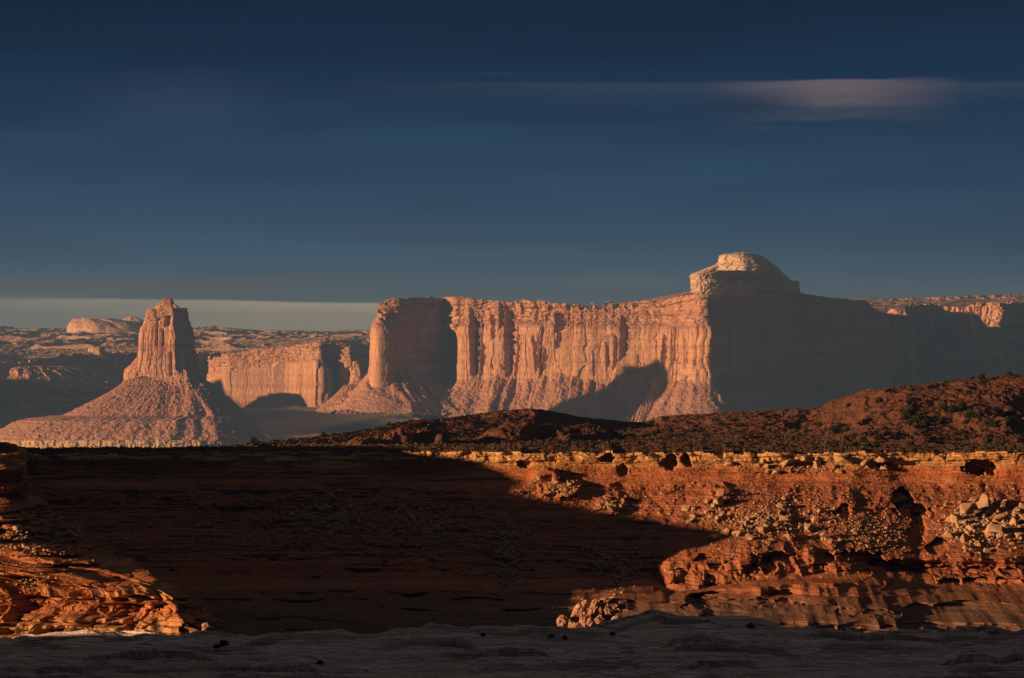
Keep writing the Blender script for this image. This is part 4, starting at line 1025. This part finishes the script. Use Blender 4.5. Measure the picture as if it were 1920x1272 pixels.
count_b = 0
def boulder(px, py, wpx, hpx, at, label, group, red=False, rot=None):
    """one loose rock about wpx by hpx photo pixels, bedded a little in the slope"""
    global count_b
    P = at(px, py); k_ = K * P.y
    me = (BR if red else BT)[rnd.randrange(6 if red else 14)]
    o = bpy.data.objects.new('boulder', me); col.objects.link(o)
    wx = wpx * k_ / 2; hz = hpx * k_ / 2
    zs = max(v.co.z for v in me.vertices)
    o.scale = (wx, wx * 1.05, hz / zs * 1.0)
    o.rotation_euler = (rnd.uniform(-.35, .35), rnd.uniform(-.4, .4) if rot is None else rot, rnd.uniform(-1.2, 1.2))
    o.location = (P.x, P.y - wx * 0.35, P.z + hz * 0.35)
    tag(o, label, 'boulder', group); count_b += 1
    return o

RF = 'boulders of the big rockfall at the right edge'
for a in [(1813, 959, 38, 30, 'large pale squarish slab leaning left, upper middle of the big rockfall at the right edge'),
          (1846, 951, 34, 40, 'tall tan boulder standing upright just right of the squarish slab in the right rockfall'),
          (1868, 999, 46, 24, 'widest tan block, low and flat-topped, in the middle of the right rockfall'),
          (1807, 1014, 18, 22, 'small upright block at the lower left foot of the right rockfall'),
          (1875, 974, 34, 16, 'long thin tilted slab above the widest block of the right rockfall'),
          (1902, 983, 22, 22, 'brown blocky boulder near the right end of the right rockfall'),
          (1916, 960, 18, 28, 'pale upright boulder cut off by the right edge of the view'),
          (1789, 975, 32, 20, 'wedge-shaped pale boulder left of the squarish slab in the right rockfall'),
          (1880, 955, 12, 24, 'narrow red-tinged rock standing right of the tall boulder in the right rockfall'),
          (1777, 1003, 24, 13, 'low pointed rock at the far left side of the right rockfall'),
          (1838, 1026, 16, 11, 'small pale rock at the bottom tip of the right rockfall'),
          (1772, 970, 16, 10, 'small rounded pale rock at the upper left fringe of the right rockfall'),
          (1910, 1008, 26, 16, 'tan slab low at the right edge below the brown blocky boulder'),
          (1822, 938, 20, 12, 'small tilted slab topping the right rockfall')]:
    boulder(a[0], a[1], a[2], a[3], SW.at, a[4], RF)
for a in [(1345, 945, 26, 16, 'broad pale slab high in the middle rockfall, under the red outcrop'),
          (1350, 928, 20, 20, 'rust-red block crowning the middle rockfall'),
          (1288, 955, 22, 14, 'pale slab at the upper left of the middle rockfall'),
          (1338, 1010, 26, 14, 'long pale rock at the lower left of the middle rockfall'),
          (1362, 1004, 14, 22, 'steep pale wedge standing right of the long rock in the middle rockfall'),
          (1529, 977, 20, 16, 'pale boulder near the right side of the middle rockfall'),
          (1517, 992, 22, 18, 'rounded pale boulder below another at the right side of the middle rockfall'),
          (1546, 1007, 18, 16, 'pale boulder at the lower right corner of the middle rockfall'),
          (1386, 1005, 18, 14, 'tan boulder at the lower centre of the middle rockfall'),
          (1410, 1010, 18, 12, 'tan tilted rock at the bottom of the middle rockfall')]:
    boulder(a[0], a[1], a[2], a[3], SW.at, a[4], 'boulders of the middle rockfall', red='red block' in a[4])
for a in [(1368, 874, 18, 15, 'tan block just under the rim, leftmost of the blocks below the cap ledge'),
          (1475, 872, 30, 14, 'broad tan slab fallen just below the rim'),
          (1532, 874, 16, 14, 'square tan block under the rim left of a dark cleft'),
          (1580, 866, 40, 14, 'long pale slab lying along the foot of the rim ledge'),
          (1622, 870, 24, 14, 'tilted tan slab under the rim, right of the long pale slab'),
          (1655, 864, 30, 12, 'flat pale slab under the rim beside a dark hollow'),
          (1455, 888, 16, 12, 'small tan block below the broad slab under the rim'),
          (1012, 897, 16, 10, 'small tan slab on the red slope under the rim near the shadow edge')]:
    boulder(a[0], a[1], a[2], a[3], SW.at, a[4], 'blocks fallen just below the rim')
for a in [(625, 935, 22, 18, 'large dim boulder high on the shaded slope'),
          (525, 937, 20, 13, 'dim boulder high and left on the shaded slope'),
          (642, 996, 18, 14, 'dim rounded boulder low in the left rock stream of the shaded slope'),
          (720, 1052, 14, 14, 'lone dim boulder standing by itself low on the shaded slope'),
          (620, 1003, 20, 14, 'dim boulder beside the rounded one in the left rock stream'),
          (748, 1002, 26, 13, 'flat dim slab in the middle of the shaded slope'),
          (772, 972, 22, 13, 'flat dim slab above another in the middle of the shaded slope'),
          (816, 996, 20, 14, 'dim boulder right of the flat slabs on the shaded slope'),
          (960, 1010, 20, 18, 'largest dim boulder of the right rock stream in shade'),
          (940, 1036, 20, 16, 'dim boulder below the largest one in the right rock stream'),
          (612, 957, 26, 16, 'wide dim boulder near the top of the left rock stream'),
          (590, 1082, 18, 13, 'dim boulder at the foot of the shaded slope, lower left')]:
    boulder(a[0], a[1], a[2], a[3], SW.at, a[4], 'boulders on the shaded slope')

def describe(place, u, v, w_, h_, s0, s1, red):
    """says which rock of its pile this is: size, form, colour and where in the pile"""
    f = (w_ - s0) / (1.4 * s1 - s0)
    size = 'tiny' if f < .14 else 'small' if f < .35 else 'middling' if f < .6 else 'large'
    form = 'flat' if h_ / w_ < .52 else 'squat' if h_ / w_ < .68 else 'blocky' if h_ / w_ < .85 else 'upright'
    vs = 'top' if v < -.6 else 'upper part' if v < -.2 else 'middle' if v < .2 else 'lower part' if v < .6 else 'bottom'
    us = 'leftmost' if u < -.65 else 'left' if u < -.25 else 'centre' if u < .25 else 'right' if u < .65 else 'rightmost'
    return '%s %s %s rock at the %s %s of the %s' % (size, form, 'rusty' if red else place[0], us, vs, place[1])
def cluster(n, cx, cy, rx, ry, s0, s1, at, label, group, redp=0.1, ang=0.0):
    for _ in range(n):
        r = math.sqrt(rnd.random()); q = rnd.uniform(0, 2 * math.pi)
        u, v = r * math.cos(q) * rx, r * math.sin(q) * ry
        s_ = s0 + (s1 - s0) * rnd.random() ** 2.2
        boulder(cx + u * math.cos(ang) - v * math.sin(ang), cy + u * math.sin(ang) + v * math.cos(ang), (w__ := s_ * rnd.uniform(.9, 1.5)), (h__ := s_ * rnd.uniform(.6, 1.0)), at, describe(label, u / rx, v / ry, w__, h__, s0, s1, (rd := rnd.random() < redp)), group, red=rd)
cluster(46, 1845, 985, 82, 50, 10, 20, SW.at, ('tan', 'right-edge rockfall'), RF)
cluster(66, 1430, 975, 150, 50, 8, 17, SW.at, ('tan', 'wide middle rockfall'), 'boulders of the middle rockfall', .12)
cluster(20, 1620, 1015, 90, 30, 7, 13, SW.at, ('tan', 'gap between the rockfalls'), 'rocks between the rockfalls', .4)
cluster(20, 1520, 876, 150, 14, 7, 13, SW.at, ('tan', 'ledge just below the rim'), 'blocks fallen just below the rim', .1)
cluster(12, 1050, 918, 40, 18, 7, 13, SW.at, ('tan', 'upper outcrop beside the shadow'), 'rocks on the outcrop at the shadow edge', .2)
cluster(9, 1152, 945, 26, 12, 7, 12, SW.at, ('tan', 'lower outcrop beside the shadow'), 'rocks on the lower outcrop at the shadow edge', .2)
cluster(18, 620, 975, 90, 34, 7, 14, SW.at, ('dim', 'left rock stream in shade'), 'rocks of the left rock stream in shade', 0, .3)
cluster(18, 800, 985, 70, 40, 7, 13, SW.at, ('dim', 'middle shaded rock stream'), 'rocks in the middle of the shaded slope', 0, .2)
cluster(18, 950, 1040, 34, 55, 7, 14, SW.at, ('dim', 'right rock stream in shade'), 'rocks of the right rock stream in shade', 0)
cluster(16, 1150, 1065, 60, 34, 8, 17, SW.at, ('dim', 'pile under the shadow corner'), 'rocks at the foot of the slope in shade', 0)
cluster(18, 90, 1005, 80, 24, 9, 18, spur_at, ('sunlit tan', 'left spur'), 'sunlit rocks on the left spur', .1)

def scatter_mesh(name, pts, sizes, mats_protos, mat, zlift=.2):
    """countless small stones or tufts as one mesh"""
    V, F = [], []; base = 0
    pr_ = []
    for me in mats_protos:
        v = np.array([q.co[:] for q in me.vertices]); f = np.array([list(q.vertices) for q in me.polygons]); pr_.append((v, f))
    for P, s_ in zip(pts, sizes):
        v, f = pr_[rnd.randrange(len(pr_))]
        a = rnd.uniform(0, 6.28); ca, sa = math.cos(a), math.sin(a)
        vv = v * s_
        vv = np.stack([vv[:, 0] * ca - vv[:, 1] * sa, vv[:, 0] * sa + vv[:, 1] * ca, vv[:, 2] * rnd.uniform(.7, 1.2)], 1) + np.array([P[0], P[1], P[2] + s_ * zlift])
        V.append(vv); F.append(f + base); base += len(v)
    me = tri_mesh(name, np.concatenate(V), np.concatenate(F), mat)
    o = bpy.data.objects.new(name, me); col.objects.link(o)
    return o
def simple_hull(seed):
    return hull_mesh(seed, M['boulder'], npts=9, bevel=0.0001) if False else _oct(seed)
def _oct(seed):
    r = random.Random(seed); bm = bmesh.new(); bmesh.ops.create_icosphere(bm, subdivisions=1, radius=1)
    for v in bm.verts: v.co *= r.uniform(.65, 1.15); v.co.z *= .75
    me = bpy.data.meshes.new('stone'); bm.to_mesh(me); bm.free(); return me
octs = [_oct(900 + i) for i in range(6)]
pts, szs = [], []
def rub(n, cx, cy, rx, ry, s0, s1, sheet=SW, ang=0.0):
    for _ in range(n):
        r = abs(rnd.gauss(0, .55)); q = rnd.uniform(0, 2 * math.pi); u, v = r * math.cos(q) * rx, r * math.sin(q) * ry
        px, py = cx + u * math.cos(ang) - v * math.sin(ang), cy + u * math.sin(ang) + v * math.cos(ang)
        if not (-100 < px < 2030): continue
        P = sheet(px, py)
        pts.append(P); szs.append((s0 + (s1 - s0) * rnd.random() ** 2.5) * K * 1450 / 2)
for a in [(1500, 1845, 985, 100, 55, 2.5, 11), (1500, 1430, 975, 190, 65, 2, 8), (1100, 1630, 1000, 120, 55, 1.8, 6), (500, 1520, 876, 190, 18, 2, 7), (350, 1050, 918, 60, 26, 2, 7), (300, 1152, 948, 60, 24, 2, 6),
          (900, 620, 975, 140, 50, 3, 15), (700, 800, 990, 110, 60, 3, 14), (600, 950, 1040, 50, 75, 3, 15), (600, 1150, 1065, 90, 45, 3, 16), (500, 450, 990, 160, 60, 2, 7), (300, 300, 890, 140, 30, 2, 5), (200, 590, 1085, 70, 25, 2, 6),
          (700, 1500, 940, 500, 90, 1.5, 4), (300, 400, 960, 180, 40, 2, 5)]:
    rub(*a)
tag(scatter_mesh('rubble', pts, szs, octs, M['boulder']), kind='stuff')
for _ in range(1500):
    j = rnd.randrange(nb); i = rnd.randrange(100, 292)
    pts.append(Vector((Xb2[i, j], Yb2[i, j], Zb2[i, j]))); szs.append(.12 + .5 * rnd.random() ** 3)
tag(scatter_mesh('rubble', pts[-1500:], szs[-1500:], octs, M['hill_stone']), kind='stuff')
pts, szs = [], []
rub(900, 80, 1010, 130, 34, 2.5, 10, spur_at); rub(250, 200, 1030, 70, 34, 2, 8, spur_at); rub(250, 60, 1090, 90, 60, 2, 7, spur_at)
tag(scatter_mesh('rubble', pts, szs, octs, M['boulder']), kind='stuff')

# knobby outcrop lit in the canyon bottom
oc = empty('rock_outcrop', (Wx(1105, 1296), 1296, Wz(1180, 1296)))
tag(oc, 'clump of rounded orange rock knobs catching the sun at the canyon bottom', 'rock outcrop')
def knob(px, py, wpx, hpx, Y, lean=0.0, sd=1, par=None, name='knob', cut=None):
    bm = bmesh.new(); bmesh.ops.create_icosphere(bm, subdivisions=5, radius=1)
    co = np.array([v.co[:] for v in bm.verts]); k_ = K * Y
    n_ = fbm(co[:, 0] * 1.6 + sd * 9.1, co[:, 2] * 1.6 + co[:, 1] * 1.3, 4, sd)
    n2 = np.abs(fbm(co[:, 0] * 2.5 + co[:, 1] + sd, co[:, 2] * 2.5, 3, sd + 4))
    kx, fz = layers(co[:, 2] * 3 + .5 * n_, .5, 1.1, sd)
    r = 1 + 0.25 * n_ - 0.22 * (1 - sst(n2, 0, .15)) + 0.10 * (hsh(kx, 1) - .5)
    for v, c_, rr in zip(bm.verts, co, r):
        z = c_[2] * rr * hpx * k_ / 2; x_ = c_[0] * rr * wpx * k_ / 2 + lean * z; y_ = c_[1] * rr * (wpx + hpx) * .45 * k_ / 2
        v.co = (x_ + Wx(px, Y), y_ + Y, z + Wz(py, Y))
    me = bpy.data.meshes.new(name)
    if par is not None:
        for v in bm.verts: v.co -= par.location
    bm.to_mesh(me); bm.free(); me.materials.append(M['knob'])
    o = bpy.data.objects.new(name, me); col.objects.link(o)
    if par is not None: o.parent = par
    return o
for i, a in enumerate([(1055, 1167, 22, 26, 1294, 0), (1084, 1150, 24, 46, 1298, .5), (1095, 1162, 18, 28, 1292, 0), (1107, 1168, 13, 20, 1290, 0), (1112, 1148, 20, 38, 1296, .35), (1141, 1152, 24, 46, 1297, -.3),
                       (1157, 1168, 24, 26, 1292, 0), (1118, 1131, 20, 14, 1302, 0), (1136, 1128, 22, 14, 1303, 0), (1150, 1125, 18, 14, 1305, 0), (1165, 1135, 16, 18, 1304, -.2), (1080, 1176, 20, 16, 1292, 0),
                       (1125, 1172, 44, 40, 1306, 0), (1095, 1172, 60, 34, 1306, 0), (1145, 1140, 46, 24, 1309, 0)]):
    knob(a[0], a[1], a[2], a[3], a[4], a[5], 20 + i, oc)
ho = empty('hoodoo', (Wx(385, 1262), 1262, Wz(1198, 1262)))
tag(ho, 'small orange hoodoo of stacked knobs at the tip of the left spur', 'hoodoo')
for i, a in enumerate([(385, 1192, 18, 16), (384, 1182, 12, 12), (386, 1173, 15, 10)]): knob(a[0], a[1], a[2], a[3], 1262, 0, 60 + i, ho)

# ------------------------------------------------------------------ plants
def tuft_mesh(seed, n, mat, leaf=.22, flat=.75):
    r = random.Random(seed); V, F = [], []
    for _ in range(n):
        while True:
            p_ = Vector((r.uniform(-1, 1), r.uniform(-1, 1), r.uniform(-.15, 1)))
            if p_.length < 1 and p_.length > .35: break
        lump = 0.8 + .35 * math.sin(5 * math.atan2(p_.y, p_.x) + seed) * .5
        p_ = Vector((p_.x * lump, p_.y * lump, p_.z * flat))
        a = Vector((r.gauss(0, 1), r.gauss(0, 1), r.gauss(0, 1))).normalized() * leaf * r.uniform(.6, 1.2)
        b = Vector((r.gauss(0, 1), r.gauss(0, 1), r.gauss(0, 1))).normalized() * leaf * r.uniform(.6, 1.2)
        k_ = len(V); V += [p_ + a, p_ - a * .5 + b, p_ - b]; F.append((k_, k_ + 1, k_ + 2))
    return raw_mesh('tuft', [tuple(v) for v in V], F, mat)
sage = [tuft_mesh(i, 16, M['sage'], .42) for i in range(6)]
pts, szs = [], []
R = np.random.RandomState(5)
for _ in range(16000):
    i = int(R.uniform(4, 290) if R.rand() < .45 else R.uniform(2, 135)); j = R.randint(0, nb)
    x_, y_, z_ = Xb2[i, j], Yb2[i, j], Zb2[i, j]
    dn = 0.5 + vn2(x_ / 14, y_ / 20, 77) + (0.25 if i < 130 else -0.25)
    if R.rand() > dn: continue
    pts.append((x_, y_, z_)); szs.append(R.uniform(.28, .75) * (1.0 if i < 130 else 1.0))
tag(scatter_mesh('sagebrush', pts, szs, sage, M['sage'], 0.0), kind='stuff')

def shrub_thing(P, size, label, group, proto=[None]):
    if proto[0] is None:
        cr = tuft_mesh(77, 420, M['juniper'], .17, .95); bm = bmesh.new()
        for a in range(5):
            d = Vector((math.cos(a * 1.3) * .5, math.sin(a * 1.3) * .5, .6))
            bmesh.ops.create_cone(bm, cap_ends=True, segments=5, radius1=.07, radius2=.02, depth=.9,
                                  matrix=Vector((0, 0, 1)).rotation_difference(d).to_matrix().to_4x4() @ __import__('mathutils').Matrix.Translation((0, 0, .35)))
        st = bpy.data.meshes.new('stem'); bm.to_mesh(st); bm.free(); st.materials.append(M['twig'])
        proto[0] = (cr, st)
    o = bpy.data.objects.new('shrub', None); col.objects.link(o); o.location = P; o.scale = (size, size, size * rnd.uniform(.8, 1.1)); o.rotation_euler = (0, 0, rnd.uniform(0, 6))
    for nm, me in (('crown', proto[0][0]), ('stem', proto[0][1])):
        c_ = bpy.data.objects.new(nm, me); col.objects.link(c_); c_.parent = o
    tag(o, label, 'shrub', group)
for px, py, s_, lb in [(476, 829, 1.9, 'dark shrub on the skyline where the bench meets the foot of the butte'), (1893, 704, 1.7, 'round dark shrub on the hill crest, nearest the right edge'),
                       (1841, 709, 2.0, 'dark bush standing on the crest of the right hill'), (1822, 711, 1.3, 'low dark bush just left of the tall one on the right hill crest'),
                       (1650, 755, 2.0, 'dark bush alone high on the left flank of the right hill'), (1592, 762, 1.5, 'small dark bush low on the left flank of the right hill'),
                       (1562, 806, 2.2, 'wide dark bush at the foot of the right hill, left side'), (1588, 808, 1.8, 'dark bush at the foot of the right hill beside a wider one'),
                       (1385, 800, 1.6, 'dark bush on the bench below the low middle ridge'), (1232, 812, 1.7, 'dark green bush on the flat bench left of centre ridge'),
                       (1660, 805, 1.6, 'dark bush under the right hill between two darker clumps'), (265, 846, .9, 'small dark shrub on the rim above the great shadow'),
                       (380, 843, 1.0, 'dark shrub on the rim below the butte')]:
    shrub_thing(SB.at(px, py), s_, lb, 'dark shrubs on the bench and hills')
for (x0, x1, y0, y1, n, s0, s1, lb) in [(1690, 1740, 770, 800, 12, 1.6, 2.8, 'the gully clump on the right hill'), (1745, 1900, 760, 800, 18, 1.2, 2.6, 'the draw near the right edge'),
                             (1200, 1560, 790, 838, 26, .9, 1.6, 'the flat bench below the low ridge'), (1560, 1915, 812, 842, 26, .9, 1.8, 'the bench below the right hill'),
                             (1000, 1200, 795, 835, 20, .8, 1.5, 'the central bench'), (560, 900, 790, 820, 14, .7, 1.1, 'the gentle slope below the mesa')]:
    for _ in range(n):
        u_, v_, z_ = rnd.random(), rnd.random(), rnd.random()
        pos = ['far left', 'left', 'middle', 'right', 'far right'][int(u_ * 4.99)] + ' ' + ['back', 'centre', 'front'][int(v_ * 2.99)]
        shrub_thing(SB.at(x0 + (x1 - x0) * u_, y0 + (y1 - y0) * v_), s0 + (s1 - s0) * z_, ['small', 'middling', 'large'][int(z_ * 2.99)] + ' dark bush at the ' + pos + ' of ' + lb, 'dark shrubs on the bench and hills')
for px, py, s_, lb in [(985, 1191, .9, 'dark low shrub on the pale foreground slickrock, left of centre'), (1035, 1197, 1.1, 'dark shrub in a hollow of the foreground slickrock near centre'), (1060, 1199, .8, 'small dark shrub beside another in a slickrock hollow'),
                       (1148, 1190, .9, 'dark shrub on the slickrock below the orange knobs'), (1408, 1177, 1.3, 'dark shrub on the crest of the foreground slickrock, right of centre'), (420, 1211, 1.6, 'dark shrub tucked in a notch of the foreground slickrock'),
                       (405, 1214, 1.0, 'small dark shrub left of the larger one in the slickrock notch'), (905, 1192, .9, 'low shrub on the slickrock edge left of centre'), (600, 1246, 1.2, 'dark shrub in a crack low in the foreground slickrock')]:
    shrub_thing(SF.at(px, py), s_, lb, 'dark shrubs on the foreground slickrock')

# dark scrub on the far plateaus
fp = np.empty(len(plat.data.vertices) * 3, np.float32); plat.data.vertices.foreach_get('co', fp); fp = fp.reshape(-1, 3)
fr = np.empty(len(pr.data.vertices) * 3, np.float32); pr.data.vertices.foreach_get('co', fr); fr = fr.reshape(-1, 3)
pts, szs = [], []
for arr, n in ((fp, 5000), (fr, 1600)):
    for q in R.randint(0, len(arr), n):
        a = arr[q]
        if a[1] < 10100 or vn2(a[0] / 130, a[1] / 500, 7) < -0.05 + 0.2 * R.rand() - .25 * (a[1] > 12000): continue
        pts.append(tuple(a)); szs.append(R.uniform(2.0, 4.2))
tag(scatter_mesh('scrub', pts, szs, sage, M['far_green'], 0.0), kind='stuff')

# ------------------------------------------------------------------ haze
bm = bmesh.new(); bmesh.ops.create_cube(bm, size=1)
for v in bm.verts:
    v.co = ((v.co.x) * 42000, 13750 + v.co.y * 33700, -29 + v.co.z * 386)
me = bpy.data.meshes.new('haze'); bm.to_mesh(me); bm.free()
hm = bpy.data.materials.new('haze_air'); hm.use_nodes = True; t = NT(hm.node_tree)
vp = t.add('ShaderNodeVolumePrincipled'); vp.inputs['Color'].default_value = (0.29, 0.58, 1.0, 1); vp.inputs['Density'].default_value = 5.2e-5
vp.inputs['Anisotropy'].default_value = 0.3
out = t.add('ShaderNodeOutputMaterial'); t.link(vp.outputs[0], out.inputs['Volume'])
me.materials.append(hm)
hz = bpy.data.objects.new('haze', me); col.objects.link(hz); tag(hz, kind='stuff')
print('boulders', count_b)
